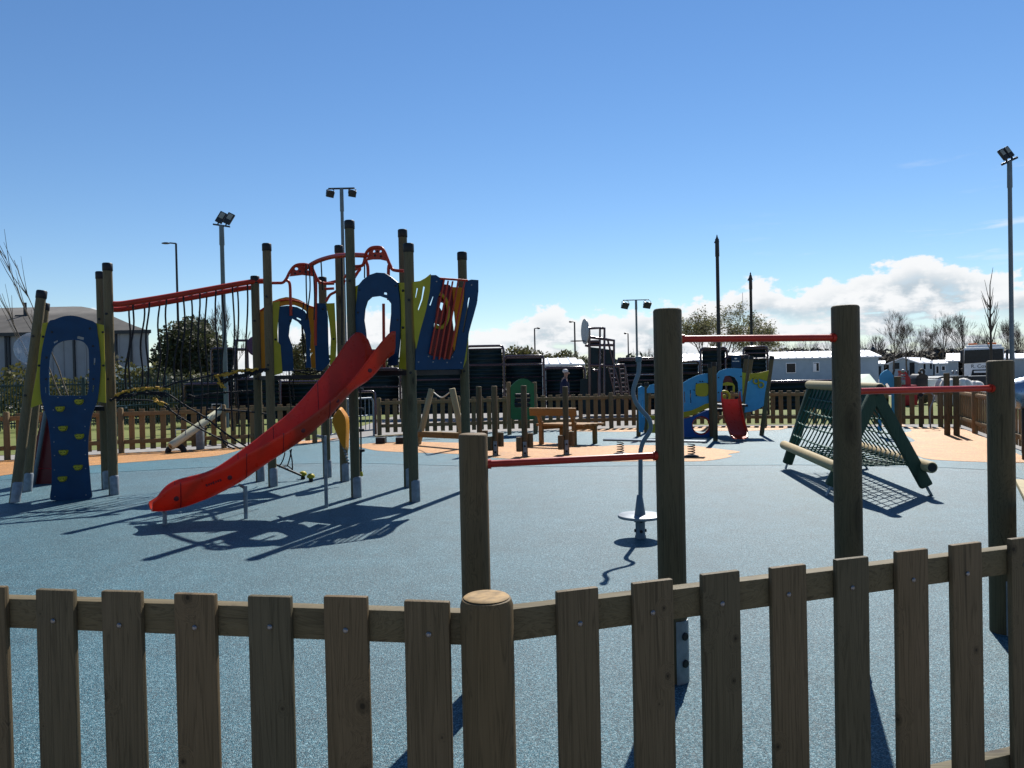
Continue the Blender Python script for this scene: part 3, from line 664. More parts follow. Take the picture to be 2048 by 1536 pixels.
# middle bay
pF, pBk = Plane(P3, P5), Plane(P4, P6)
panel('arch_panel', 'amber', pBk, [(517, 738), (517, 625), (530, 612), (544, 603), (559, 597), (572, 594), (585, 595), (598, 599), (611, 606), (624, 613), (633, 616), (633, 736), (623, 736), (621, 712), (625, 706), (621, 704), (622, 671), (618, 640), (612, 622), (602, 615), (589, 610), (573, 610), (558, 613), (545, 622), (537, 640), (534, 690), (534, 738)], [], 0.022, 0.0, tw, False)
mb = MB(); mb.tube([pBk.at(x, y, 0.03) for x, y in crv([(520, 622), (545, 607), (572, 600), (598, 604), (620, 613), (634, 617)], 4, False)], 0.013, 8); mb.build('arch_trim', 'redpipe', tw, 60)
panel('arch_panel', 'navy', pF, [(557, 613), (575, 611), (595, 614), (610, 622), (618, 636), (622, 668), (620, 700), (623, 735), (612, 736), (614, 700), (611, 668), (605, 652), (596, 643), (585, 637), (580, 652), (578, 672), (585, 692), (588, 742), (565, 743), (561, 700), (557, 684)],
      [[(594, 634), (603, 638), (602, 641), (594, 637)]], 0.022, -0.02, tw, False)
panel('side_panel', 'yellow', pF, [(543, 605), (560, 602), (557, 634), (555, 664), (556, 684), (561, 690), (565, 746), (548, 751), (545, 690)], [], 0.022, 0.0, tw, False)
panel('leg_panel', 'navy', pF, [(632, 606), (651, 607), (656, 633), (657, 690), (659, 727), (643, 742), (632, 740), (630, 692), (632, 640)], [], 0.022, 0.0, tw, False)
panel('side_panel', 'yellow', pF, [(652, 607), (669, 606), (671, 645), (673, 684), (671, 730), (660, 730), (662, 677), (659, 645)], [], 0.022, 0.008, tw, False)
dots('bolt', 'black', pF, [(551, 679), (667, 678), (646, 618), (581, 642)], 0.017, 0.014, tw, 0.0)

# slide bay
pS = Plane(P7, P9)
panel('arch_panel', 'navy', pS, [(713, 600), (716, 571), (725, 560), (738, 550), (753, 545), (769, 546), (782, 554), (795, 565), (799, 602), (800, 641), (799, 680), (794, 731), (775, 731), (779, 690), (779, 657), (782, 628), (782, 607), (774, 597), (759, 592), (743, 594), (734, 602), (729, 618), (727, 641), (730, 660), (734, 700), (738, 731), (716, 731), (712, 662), (710, 630)],
      [[(767, 584), (775, 586), (774, 590), (766, 588)]], 0.022, 0.0, tw, False)
panel('side_panel', 'yellow', pS, [(704, 574), (717, 568), (713, 592), (711, 623), (713, 665), (704, 664)], [], 0.02, -0.025, tw, False)
panel('side_panel', 'yellow', pS, [(793, 565), (808, 565), (809, 739), (795, 737), (799, 680), (800, 641), (799, 602)], [], 0.02, -0.025, tw, False)
dots('bolt', 'black', pS, [(706, 588), (706, 659), (804, 581), (804, 655)], 0.016, 0.014, tw, -0.02)
dots('bolt', 'black', pS, [(719, 580), (791, 572), (716, 625), (795, 640)], 0.014, 0.006, tw, 0.0)
mb = MB(); mb.tube([pS.at(738, 604, -0.3), pS.at(739, 735, -0.3)], 0.02, 10); mb.build('grab_rail', 'redpipe', tw, 40)

# leaning balcony at the right
pR = Plane((-1.20, 9.42), (-0.30, 9.95)); pR2 = Plane((-1.15, 9.75), (-0.25, 10.28))
panel('balcony_panel', 'navy', pR, [(861, 550), (872, 550), (882, 557), (890, 559), (875, 598), (867, 661), (858, 710), (900, 719), (911, 700), (915, 676), (929, 598), (931, 562), (943, 559), (957, 560), (957, 582), (954, 607), (948, 629), (942, 650), (938, 665), (929, 720), (926, 738), (831, 740), (832, 700), (840, 661), (851, 622), (859, 582)],
      [[(866, 592), (868, 593), (862, 612), (859, 610)], [(937, 596), (941, 594), (928, 666), (925, 664)]], 0.022, 0.0, tw, False)
panel('side_panel', 'yellow', pR, [(826, 564), (840, 562), (851, 556), (861, 548), (859, 582), (851, 622), (840, 661), (832, 697), (829, 676), (827, 620)], [[(846, 572), (850, 574), (845, 600), (837, 622), (835, 619), (842, 598)], [(833, 575), (836, 577), (832, 596), (830, 595)]], 0.02, 0.012, tw, False)
panel('side_panel', 'yellow', pR, [(955, 566), (959, 572), (958, 600), (950, 632), (941, 660), (936, 720), (929, 737), (925, 735), (930, 690)], [], 0.02, -0.04, tw, False)
mb = MB()
for t, b in (((887, 560), (858, 708)), ((895, 562), (866, 719)), ((904, 563), (877, 719)), ((915, 562), (887, 719)), ((928, 563), (897, 719))): mb.tube([pR.at(*t, 0.02), pR.at(*b, 0.02)], 0.012, 8)
mb.tube([pR.at(880, 557, 0.0), pR.at(935, 561, 0.0)], 0.014, 8); mb.build('bars', 'redpipe', tw, 40)
panel('backing_panel', 'maroon', pR2, [(872, 566), (900, 570), (908, 590), (905, 640), (910, 680), (912, 728), (855, 728), (862, 680), (868, 655), (880, 650), (868, 640), (866, 610)], [[(880, 604), (888, 606), (889, 618), (884, 622), (879, 614)], [(866, 630), (872, 632), (870, 646), (865, 644)]], 0.02, 0.0, tw, False)
panel('backing_panel', 'amber', pR2, [(904, 574), (931, 576), (926, 640), (916, 690), (911, 712), (904, 690), (912, 660), (908, 620)], [], 0.02, 0.012, tw, False)
mb = MB(); c = pR2.uv(877, 622); mb.tube([pR2.w(c[0] + 0.125 * math.cos(q), c[1] + 0.215 * math.sin(q), 0.03) for q in [R(-120 + i * 12) for i in range(20)]], 0.024, 8); mb.build('ring', 'yellow', tw, 60)
dots('screw', 'screw', pR, [(837, 724), (866, 724), (894, 725), (922, 725), (857, 713), (905, 714), (873, 563), (943, 570)], 0.010, 0.005, tw, 0.0)

# red roof arches and overhead beams
def pipe(name, pts, r, n=10, sm=4):
    mb = MB(); mb.tube([V(q) for q in crv([tuple(p) for p in pts], sm, False)], r, n); return mb.build(name, 'redpipe', tw, 60)
pipe('roof_arch', [pF.at(*p) for p in ((541, 566), (556, 566), (566, 565), (573, 557), (579, 545), (587, 534), (597, 529), (613, 529), (623, 534), (630, 549), (637, 562), (650, 567), (668, 567))], 0.021)
panel('roof_plate', 'redpipe', pF, [(579, 553), (585, 538), (593, 531), (606, 530), (617, 531), (624, 538), (629, 553), (605, 550)], [circ((593, 537.5), 3.4, 12, 2.8), circ((617, 538), 3.0, 12, 2.8)], 0.012, 0.0, tw, False)
pipe('roof_leg', [pF.at(*p) for p in ((570, 560), (577, 563), (580, 572), (581, 600), (582, 631))], 0.021); pipe('roof_leg', [pF.at(*p) for p in ((631, 552), (632, 575), (631, 630), (631, 691))], 0.021)
pQ = Plane((-2.05, 10.1), (-1.24, 9.75))
pipe('roof_arch', [pQ.at(*p) for p in ((703, 533), (722, 532), (728, 525), (731, 510), (737, 500), (746, 495), (761, 495), (768, 502), (774, 516), (780, 530), (787, 540), (808, 542))], 0.021)
panel('roof_plate', 'redpipe', pQ, [(733, 521), (738, 503), (746, 496), (761, 496), (767, 503), (777, 523), (760, 519), (745, 519)], [circ((748, 502.5), 2.6, 12, 2.4), circ((761, 502.5), 2.4, 12, 2.2)], 0.012, 0.0, tw, False)
dots('bolt', 'black', pQ, [(750, 511), (762, 513), (755, 503)], 0.016, 0.008, tw, 0.0); dots('bolt', 'black', pF, [(600, 543), (611, 544), (590, 547)], 0.016, 0.008, tw, 0.0)
pipe('roof_leg', [pQ.at(*p) for p in ((729, 512), (733, 525), (736, 540), (736, 600))], 0.021); pipe('roof_leg', [pQ.at(*p) for p in ((780, 530), (777, 538), (777, 600))], 0.021)
arc = [(612, 536, 11.25), (626, 527, 11.15), (641, 520, 11.0), (662, 514, 10.75), (683, 511, 10.5), (707, 510, 10.25), (732, 511, 10.0)]
pipe('overhead_beam', [P(*p) for p in arc], 0.032, 12); pipe('overhead_beam', [P(x, y, z + 0.75) for x, y, z in ((648, 568, 11.4), (680, 560, 11.0), (700, 545, 10.7), (716, 536, 10.4))], 0.024)
for a in (((648, 566), (668, 567)), ((650, 578), (668, 577))): pipe('grab_rail', [P(*a[0], 11.6), P(*a[1], 11.6)], 0.02)
pipe('grab_rail', [P(*p, 11.55) for p in ((652, 603), (660, 590), (672, 583), (684, 570), (690, 560))], 0.02)
pipe('grab_rail', [P(*p, 10.6) for p in ((706, 560), (715, 545), (720, 538), (716, 533), (708, 533))], 0.02)
pO = Plane(P2, (P4[0] + 0.05, P4[1])); pO2 = Plane((P2b[0] + 0.35, P2b[1] - 0.25), (P4[0] - 0.1, P4[1] + 0.35))
b1 = pipe('overhead_beam', [pO.at(*p) for p in ((224, 608), (240, 608), (262, 605), (330, 594), (420, 578), (475, 568), (510, 563), (540, 562))], 0.040, 12)
b2 = pipe('overhead_beam', [pO2.at(*p) for p in ((224, 619), (240, 619), (262, 616), (330, 605), (420, 589), (480, 578), (505, 575))], 0.038, 12)
ropes = [((258, 618), (252, 778)), ((266, 615), (260, 779)), ((289, 613), (283, 779)), ((299, 609), (293, 783)), ((320, 608), (314, 779)), ((333, 603), (328, 775)), ((355, 602), (350, 763)), ((367, 597), (366, 806)), ((383, 595), (385, 815)), ((400, 591), (402, 828)),
         ((414, 588), (412, 840)), ((432, 583), (433, 856)), ((445, 582), (447, 770)), ((465, 577), (466, 862)), ((475, 578), (478, 875)), ((495, 574), (497, 890))]
for i, (a, b) in enumerate(ropes):
    pln, bm_ = ((pO2, b2), (pO, b1))[i % 2]
    pa, pb = pln.at(*a), pln.at(*b); L = pa.z - pb.z; pts = []
    for j in range(13):
        t = j / 12; off = 0.035 * math.sin(math.pi * t * (1.6 + 0.4 * ((i * 37) % 5) / 5) + i) * t * (1 - t) * 4
        pts.append(pa.lerp(pb, t) + pln.u * off)
    mb = MB(); mb.tube([pa + V((0, 0, 0.05)), pa] + pts[1:], 0.0125, 7); mb.ball(pa + V((0, 0, 0.048)), 0.022, 8, 6); mb.build('hanging_rope', 'rope', tw, 60)
pN1, pN2 = Plane((-5.4, 10.5), (-3.4, 11.0)), Plane((-5.6, 11.2), (-3.6, 11.75))
def ropeline(pts, pln, r=0.013, mat='rope', knots=True, name='net_rope', seg=8):
    q = [pln.at(*p) for p in pts]; mb = MB(); mb.tube([V(x) for x in crv([tuple(x) for x in q], 4, False)], r, 7)
    L = 0
    if knots:
        for a, b in zip(q, q[1:]):
            m_ = max(1, int((b - a).length / 0.26))
            for j in range(m_): mb.ball(a.lerp(b, j / m_), r * 1.75, 8, 6)
    return mb.build(name, mat, tw, 60)
ropeline([(222, 800), (240, 791), (262, 783), (300, 776), (330, 774), (352, 765), (385, 759), (417, 752), (450, 746), (490, 741), (534, 738)], pN1)
ropeline([(232, 795), (258, 790), (290, 787), (330, 786), (370, 811), (409, 834), (450, 866), (495, 895)], pN1, 0.012)
ropeline([(232, 801), (270, 800), (309, 803), (340, 820), (366, 838), (420, 868), (482, 898)], pN2, 0.012)
ropeline([(388, 794), (420, 788), (450, 785), (484, 783), (512, 781)], pN2, 0.012); ropeline([(417, 819), (450, 820), (495, 823), (540, 829)], pN2, 0.013)
ropeline([(330, 786), (322, 797), (330, 808), (345, 824)], pN1, 0.010); ropeline([(352, 812), (357, 822), (355, 835), (363, 838)], pN1, 0.009); ropeline([(395, 832), (400, 850), (412, 858), (420, 846)], pN1, 0.009)
ropeline([(440, 866), (447, 885), (457, 893), (470, 898)], pN1, 0.009); ropeline([(360, 808), (375, 790), (388, 794)], pN2, 0.009)
random.seed(11)
def wrap(line, pln, nn, r):
    mb = MB(); q = [pln.at(*p) for p in line]; q = [V(x) for x in crv([tuple(x) for x in q], 6, False)]
    for i in range(nn):
        t = (i + random.random()) / nn * (len(q) - 1); j = min(int(t), len(q) - 2); p = q[j].lerp(q[j + 1], t - j)
        d = (q[j + 1] - q[j]).normalized(); s = V((random.uniform(-1, 1), random.uniform(-1, 1), random.uniform(-1, 1))) * r
        mb.tube([p + s - d * 0.05, p + s * 0.4 + V((0, 0, 0.012)), p - s * 0.6 + d * 0.05], 0.013, 6)
    return mb
wrap([(234, 790), (262, 781), (300, 777), (335, 779)], pN1, 26, 0.03).build('foot_rope', 'yrope', tw, 60)
wrap([(236, 797), (270, 790), (305, 788), (330, 792)], pN1, 22, 0.03).build('foot_rope', 'rope', tw, 60)
wrap([(436, 752), (455, 748), (480, 743), (512, 739)], pN1, 34, 0.03).build('foot_rope', 'yrope', tw, 60); wrap([(437, 760), (441, 768), (445, 772)], pN1, 8, 0.04).build('foot_rope', 'yrope', tw, 60)
wrap([(450, 762), (475, 753), (505, 747), (532, 740)], pN1, 36, 0.035).build('foot_rope', 'rope', tw, 60)
wrap([(310, 800), (318, 806), (328, 808)], pN1, 9, 0.03).build('foot_rope', 'yrope', tw, 60)

# ropes, scoop seat and disc rope under the tower
for l in (((588, 741), (612, 741), (650, 743)), ((595, 742), (620, 748), (645, 741)), ((602, 622), (606, 690), (612, 738)), ((608, 605), (604, 650), (620, 745)), ((578, 740), (579, 780), (582, 830), (570, 868)), ((590, 742), (586, 770), (588, 800)),
          ((570, 905), (566, 920), (558, 934)), ((583, 898), (580, 915), (575, 932)), ((580, 900), (584, 920), (585, 940)), ((558, 934), (575, 932), (585, 940))): ropeline(l, Plane((-4, 11.75), (-2, 11.75)), 0.010, knots=False)
for l in (((612, 528), (613, 590), (616, 640)), ((618, 530), (620, 580), (612, 640)), ((683, 512), (684, 600), (684, 690)), ((728, 512), (729, 530), (729, 556)), ((642, 522), (645, 580)), ((626, 530), (629, 590), (628, 640))): ropeline(l, Plane((-4, 11.0), (-1, 11.0)), 0.010, knots=False)
mb = MB(); pX = Plane((-4, 11.65), (-2, 11.65)); mb.beam(pX.at(552, 929), pX.at(603, 951), 0.03, 0.03); mb.build('ground_bar', 'black', tw, 40)
mb = MB(); a = G(722, 952); mb.tube([V((a.x, a.y, 0.07)), V((a.x + 0.01, a.y, 0.36)), V((a.x + 0.02, a.y, 1.45)), V((a.x + 0.02, a.y, 1.6))], 0.013, 8)
for j in range(7): mb.lathe([(0.012, -0.03), (0.018, 0), (0.012, 0.03)], V((a.x, a.y, 0.09 + j * 0.05)), 8)
dr = mb.build('disc_rope', 'rope', tw, 60)
mb = MB(); mb.lathe([(0.035, 0.0), (0.03, 0.05), (0.02, 0.07)], a, 12); mb.build('anchor', 'yellow', dr, 40)
for z in (0.40, 0.72, 1.05, 1.36):
    mb = MB(); mb.lathe([(0.056, -0.02), (0.062, 0), (0.056, 0.02), (0.0005, 0.022)], V((a.x + 0.01, a.y, z)), 16); mb.build('disc', 'black', dr, 40)
pc = Plane((-3, 11.2), (-1, 11.2))
sc = [(682, 814), (674, 822), (667, 831), (666, 844), (674, 864), (686, 889), (696, 901), (698, 880), (698, 838), (690, 822)]
f = crv([pc.uv(*p) for p in sc], 4); cx = sum(p[0] for p in f) / len(f); cy = sum(p[1] for p in f) / len(f); mb = MB(); n_ = len(f)
r0 = [pc.w(*p, 0.0) for p in f]; r1 = [pc.w(cx + (x - cx) * 0.8, cy + (y - cy) * 0.9, 0.13) for x, y in f]; r2 = [pc.w(cx + (x - cx) * 0.92, cy + (y - cy) * 0.95, -0.02) for x, y in f]
mb.add(r0 + r1 + r2, [(i, (i + 1) % n_, n_ + (i + 1) % n_, n_ + i) for i in range(n_)] + [tuple(range(n_, 2 * n_))] + [(i, (i + 1) % n_, 2 * n_ + (i + 1) % n_, 2 * n_ + i) for i in range(n_)])
mb.build('scoop_seat', 'amber', tw, 50)
mb = MB()
for j in range(6): mb.ball(P(688 + j * 1.8, 896 + j * 6, 11.15), 0.02, 8, 6)
mb.build('chain', 'galv', tw, 40)

# ------------------------------------------------------------------ mushroom steps beside the tower
for i, (px, py, lab) in enumerate(((606, 958, 'yellow mushroom step next to the black bar under the tower'), (622, 963, 'yellow mushroom step farther from the black bar under the tower'))):
    b = G(px, py); ms = thing('mushroom_step', lab, 'stepping stone', b, 'mushroom steps under the tower')
    mb = MB(); mb.lathe([(0.035, -0.01), (0.03, 0.06)], b, 14); mb.build('stem', 'black', ms, 40)
    mb = MB(); mb.lathe([(0.04, 0.05), (0.058, 0.06), (0.06, 0.08), (0.045, 0.108), (0.02, 0.12), (0.0005, 0.122)], b, 18); mb.build('cap', 'yellow', ms, 40)
# ------------------------------------------------------------------ timber fence round the far side of the playground
def far_fence(pts, label, group, pitch=0.21, wd=0.115, hf=0.95, posts=2.1, out=1):
    pts = [V((p[0], p[1], 0)) for p in pts]; c = sum(pts, V((0, 0, 0))) / len(pts)
    t = thing('picket_fence', label, 'fence', c, group); proto = None; carry = 0.0; pc = 0.0
    for i, (a, b) in enumerate(zip(pts, pts[1:])):
        d = b - a; L = d.length; d.normalize(); n = V((d.y, -d.x, 0)) * -out; ang = math.atan2(d.y, d.x)
        s = carry
        while s < L:
            p = a + d * s + n * 0.034
            if proto is None:
                o = proto = slat_mesh(wd, 0.06, hf, 0.02).build('slat', 'far_fence', None, 40)
            else: o = proto.copy(); COL.objects.link(o)
            o.parent = t; o.location = p - t.location; o.rotation_euler = (0, random.uniform(-0.01, 0.01), ang + random.uniform(-0.02, 0.02)); s += pitch
        carry = s - L
        for zc in (0.85, 0.24):
            mb = MB(); mb.beam(a + V((0, 0, zc)), b + V((0, 0, zc)), 0.05, 0.09); mb.build('rail', 'far_fence', t, 40)
        s = pc
        while s < L:
            p = a + d * s - n * 0.02; mb = MB(); mb.tube([p, p + V((0, 0, 0.97)), p + V((0, 0, 0.99))], [0.06, 0.06, 0.045], 14); mb.build('post', 'far_fence', t, 40); s += posts
        pc = s - L
    p = pts[-1]; mb = MB(); mb.tube([p, p + V((0, 0, 0.97)), p + V((0, 0, 0.99))], [0.06, 0.06, 0.045], 14); mb.build('post', 'far_fence', t, 40)
FG = 'timber fence runs round the far side'
far_fence(FL, 'brown picket fence behind the rope bridge with green grass showing through its gaps', FG)
far_fence(FB, 'long brown picket fence behind the bench in front of the dark court', FG)
far_fence(FR, 'brown picket fence with sunlit rails running towards the viewer behind the tall right post', FG, out=1)

# metal gate in the gap
g0, g1 = V((-4.62, 18.6, 0)), V((-3.66, 20.2, 0))
gt = thing('gate', 'pale metal barred gate in the gap beside the far fence', 'gate', (g0 + g1) / 2)
def loop(a, b, z0, z1, r, mat, parent, name):
    mb = MB(); d = (b - a); dz = V((0, 0, 1)); k_ = 0.08
    mb.tube([a + dz * z0, a + dz * (z1 - k_), a + d.normalized() * k_ + dz * z1, b - d.normalized() * k_ + dz * z1, b + dz * (z1 - k_), b + dz * z0], r, 8); return mb.build(name, mat, parent, 60)
loop(g0, g1, 0.0, 1.0, 0.026, 'galv', gt, 'frame')
mb = MB()
for z in (0.16, 0.55): mb.tube([g0 + V((0, 0, z)), g1 + V((0, 0, z))], 0.018, 8)
for q in range(1, 12): p = g0.lerp(g1, q / 12); mb.tube([p + V((0, 0, 0.16)), p + V((0, 0, 0.99))], 0.010, 6)
mb.build('bars', 'galv', gt, 60)
mb = MB(); a_ = V((-3.9, 20.7, 0)); mb.tube([V((-4.9, 20.7, 0)), V((-4.9, 20.7, 1.1)), V((-4.8, 20.7, 1.16)), V((-3.75, 20.7, 1.16)), V((-3.7, 20.7, 1.1)), V((-3.7, 20.7, 0))], 0.035, 8)
tag(mb.build('barrier', 'court_rail', None, 60), 'dark red tubular barrier directly behind the pale metal gate', 'barrier')

# ------------------------------------------------------------------ toddler unit
ty = 17.6
td = thing('toddler_unit', 'light blue and yellow toddler play unit with small red slide', 'play equipment', P(1440, 870, ty)); td.location.z = 0
pt1, pt2, pt3 = Plane((3, 17.75), (6, 17.75)), Plane((3, 17.3), (6, 17.3)), Plane((4, 17.55), (7, 17.75))
panel('wave_panel', 'sky_blue', pt1, [(1349, 774), (1365, 766), (1379, 758), (1394, 751), (1410, 747), (1425, 746), (1425, 812), (1410, 816), (1395, 823), (1380, 828), (1366, 831), (1349, 832)], [[(1368, 783), (1370, 783), (1371, 806), (1369, 806)], [(1380, 780), (1382, 780), (1383, 807), (1381, 807)], [(1419, 770), (1422, 769), (1423, 794), (1420, 795)]], 0.03, 0.0, td, False)
panel('lower_panel', 'mid_blue', pt1, [(1349, 838), (1366, 838), (1380, 835), (1395, 829), (1410, 822), (1425, 818), (1425, 874), (1349, 874)], [circ((1402.5, 851), 19, 24), circ((1352, 857), 16, 24)[6:19]][:1], 0.03, 0.0, td, False)
panel('band', 'yellow', pt1, [(1349, 825), (1366, 824), (1382, 821), (1396, 815), (1410, 808), (1426, 804), (1426, 813), (1412, 818), (1396, 825), (1382, 831), (1366, 835), (1349, 836)], [], 0.03, 0.02, td, False)
panel('window', 'yellow', pt1, [(1393, 768), (1403, 766), (1413, 766), (1416, 769), (1416, 788), (1412, 792), (1403, 793), (1394, 791), (1391, 787), (1391, 772)], [], 0.03, 0.02, td, True)
mb = MB(); c = pt1.uv(1402.5, 851); mb.tube([pt1.w(c[0] + 0.22 * math.cos(R(q)), c[1] + 0.22 * math.sin(R(q)), -0.05) for q in range(0, 361, 15)], 0.035, 8); mb.build('tunnel_ring', 'redpipe', td, 60)
dots('bolt', 'black', pt1, [(1393, 767), (1415, 767), (1393, 791), (1415, 790), (1388, 780), (1418, 779), (1382, 830), (1422, 811), (1400, 763), (1405, 763)], 0.014, 0.03, td, 0.0)
panel('arch_panel', 'sky_blue', pt2, [(1434, 803), (1433, 750), (1439, 742), (1453, 737), (1470, 736), (1484, 737), (1485, 803), (1481, 803), (1478, 790), (1476, 765), (1470, 755), (1460, 751), (1450, 752), (1446, 762), (1444, 785), (1444, 803)], [], 0.03, 0.0, td, False)
panel('window', 'maroon', pt2, [(1445, 765), (1447, 754), (1455, 751), (1463, 755), (1467, 765)], [], 0.02, -0.04, td, False)
panel('header', 'yellow', pt2, [(1443, 767), (1455, 764), (1466, 766), (1470, 772), (1470, 784), (1466, 784), (1466, 771), (1445, 771)], [], 0.02, -0.01, td, False)
mb = MB(); c = pt2.uv(1457, 794); mb.tube([pt2.w(c[0] + 0.12 * math.cos(R(q)), c[1] + 0.12 * math.sin(R(q)), -0.35) for q in range(-30, 211, 15)], 0.028, 8); mb.ball(pt2.w(c[0], c[1], -0.36), (0.05, 0.02, 0.05)); mb.build('play_dial', 'yellow', td, 60)
dots('bolt', 'black', pt2, [(1437, 755), (1437, 785), (1482, 753), (1482, 780)], 0.015, 0.02, td, 0.0)
panel('side_panel', 'yellow', pt2, [(1483, 744), (1495, 746), (1490, 785), (1484, 803)], [], 0.03, -0.1, td, False)
panel('side_panel', 'yellow', pt3, [(1500, 747), (1517, 746), (1538, 741), (1534, 762), (1518, 757), (1505, 757), (1497, 768)], [], 0.03, 0.0, td, False)
panel('boat_panel', 'sky_blue', pt3, [(1496, 764), (1505, 758), (1518, 758), (1534, 763), (1530, 785), (1527, 812), (1518, 817), (1508, 822), (1489, 825), (1492, 795)], [], 0.03, 0.008, td, False)
mb = MB()
for px, py in ((1511, 762), (1521, 770)):
    c = pt3.uv(px, py); mb.tube([pt3.w(c[0] + 0.06 * math.cos(R(q)), c[1] + 0.06 * math.sin(R(q)), 0.03) for q in range(0, 361, 20)], 0.018, 8)
mb.build('rings', 'yellow', td, 60)
def tpost(b, t_px, y):
    bp = G(*b); t = P(t_px[0], t_px[1], bp.y + y); d = (t - bp).normalized(); mb = MB(); mb.cyl(bp, t, 0.052, n=14); o = mb.build('post', 'post', td, 40)
    mb = MB(); mb.tube([t - d * 0.09, t - d * 0.085, t - d * 0.01, t], [0.053, 0.058, 0.058, 0.045], 14); mb.build('cap', 'black', o, 40)
for b, t, y in (((1431, 882), (1428, 724), 0.0), ((1424, 874), (1420, 728), 0.0), ((1483, 869), (1503, 712), 0.1), ((1477, 865), (1493, 711), 0.1), ((1523, 871), (1544, 712), 0.1), ((1277, 873), (1279, 767), 0), ((1292, 866), (1293, 765), 0)): tpost(b, t, y)
pt4 = Plane((2.7, 17.4), (3.1, 17.8))
panel('end_panel', 'sky_blue', pt4, [(1278, 775), (1284, 772), (1289, 775), (1290, 845), (1287, 865), (1280, 864)], [[(1284, 800), (1286, 800), (1286, 835), (1284, 835)]], 0.03, 0.0, td, False)
panel('roof_panel', 'sky_blue', pt1, [(1294, 778), (1300, 770), (1312, 767), (1325, 768), (1338, 774), (1349, 778), (1349, 786), (1294, 786)], [], 0.03, 0.0, td, False)
panel('counter', 'yellow', pt1, [(1296, 831), (1349, 831), (1349, 866), (1296, 866)], [[(1303, 838), (1309, 838), (1309, 848), (1303, 848)]], 0.03, 0.0, td, False)
mb = MB(); mb.slab([(3.6, 17.85), (5.2, 17.85), (5.2, 18.6), (3.6, 18.6)], [], lambda u, v, o: V((u, v, 0.62 + o)), 0.05)
mb.slab([(4.78, 17.3), (5.3, 17.3), (5.3, 18.4), (4.78, 18.4)], [], lambda u, v, o: V((u, v, 0.75 + o)), 0.05); mb.build('platform', 'black', td)
mb = MB(); rows = []; sp_ = [(1442, 1481, 783, 17.2, 0.2), (1444, 1483, 803, 17.15, 0.17), (1449, 1487, 828, 17.0, 0.14), (1455, 1492, 848, 16.85, 0.12), (1459, 1496, 862, 16.7, 0.09), (1463, 1496, 871, 16.5, 0.06), (1468, 1492, 876, 16.35, 0.03)]
sp_ = crv(sp_, 4, False)
for xl, xr, py, y, dp in sp_:
    a, b = P(xl, py, y), P(xr, py, y); z = (a.z + b.z) / 2; z = max(z, 0.06 + dp); dn = V((0, 0.0, -dp)); e = V((0.025, 0, 0)); a.z = b.z = z
    rows.append([a, a + dn * 0.8, a + dn + e * 2, b + dn - e * 2, b + dn * 0.8, b, b - e, b + dn * 0.7 - e * 1.5, b + dn * 0.85 - e * 3, a + dn * 0.85 + e * 3, a + dn * 0.7 + e * 1.5, a + e])
m = 12; vs = [p for r in rows for p in r]; q = len(rows)
mb.add(vs, [(i * m + j, i * m + (j + 1) % m, (i + 1) * m + (j + 1) % m, (i + 1) * m + j) for i in range(q - 1) for j in range(m)] + [tuple(range(m)), tuple(range((q - 1) * m, q * m))])
mb.build('slide', 'slide', td, 50)

# ------------------------------------------------------------------ bench facing away
bA, bB = G(1083, 889), G(1149, 891); bd = (bB - bA).normalized(); bn = V((-bd.y, bd.x, 0)); bn = bn if bn.y > 0 else -bn
bn = (bn + bd * 0.55).normalized()
be = thing('bench', 'honey brown timber bench seen from behind in front of the fence', 'bench', (bA + bB) / 2)
for p in (bA, bB):
    mb = MB(); mb.beam(p, p + V((0, 0, 0.50)), 0.085, 0.085, up=bd); mb.beam(p + V((0, 0, 0.45)), p - bn * 0.10 + V((0, 0, 0.80)), 0.085, 0.06, up=bd); mb.build('leg', 'bench', be, 40)
    q = p + bn * 0.55; mb = MB(); mb.beam(q, q + V((0, 0, 0.40)), 0.085, 0.085, up=bd); mb.build('leg', 'bench', be, 40)
mb = MB(); mb.beam(bA - bd * 0.16 - bn * 0.12 + V((0, 0, 0.72)), bB + bd * 0.16 - bn * 0.12 + V((0, 0, 0.72)), 0.045, 0.17, up=V((0, 0, 1)) - bn * 0.25); mb.build('backrest', 'bench', be, 40)
for s in range(4):
    mb = MB(); c = bn * (0.06 + s * 0.165) + V((0, 0, 0.43)); mb.beam(bA - bd * 0.14 + c, bB + bd * 0.2 + c, 0.15, 0.05); mb.build('seat_plank', 'bench', be, 40)
mb = MB()
for s in range(2):
    p = (bA, bB)[s]; mb.beam(p + V((0, 0, 0.37)), p + bn * 0.6 + V((0, 0, 0.37)), 0.045, 0.09)
mb.build('bearer', 'bench', be, 40)

# ------------------------------------------------------------------ four standing posts with stepping blocks
SG = 'stepping posts by the bench'
for (bx, by), ht, lab in (((960, 905), 773, 'stepping post leftmost of its row, partly behind the near short bar post'), ((991, 911), 772, 'stepping post left of the green play panel'), ((1050, 913), 771, 'stepping post standing in front of the green play panel'), ((1133, 909), 773, 'stepping post in front of the bench backrest')):
    b = G(bx, by); t = thing('stepping_post', lab, 'play equipment', b, SG)
    h = P(bx - 1, ht, b.y).z; po = round_post('post', b, h, 0.055, 'post', t, None, 0.008, 18)
    mb = MB(); mb.box(b + V((0.0, -0.058, 0.14)), (0.07, 0.01, 0.28), None, 0.003); sh = mb.build('shoe', 'galv', po, 40)
    mb = MB()
    for z in (0.07, 0.2): mb.cyl(b + V((0, -0.06, z)), b + V((0, -0.075, z)), 0.02, n=12)
    mb.build('bolt', 'black', sh, 40)
    for s, dy, z0 in ((-1, -0.05, 0.10), (1, 0.10, 0.16)):
        mb = MB(); mb.cyl(b + V((s * 0.105, dy, z0)), b + V((s * 0.105, dy, z0 + 0.27)), 0.058, n=16, bev=0.006); mb.build('step', 'fence', t, 40)

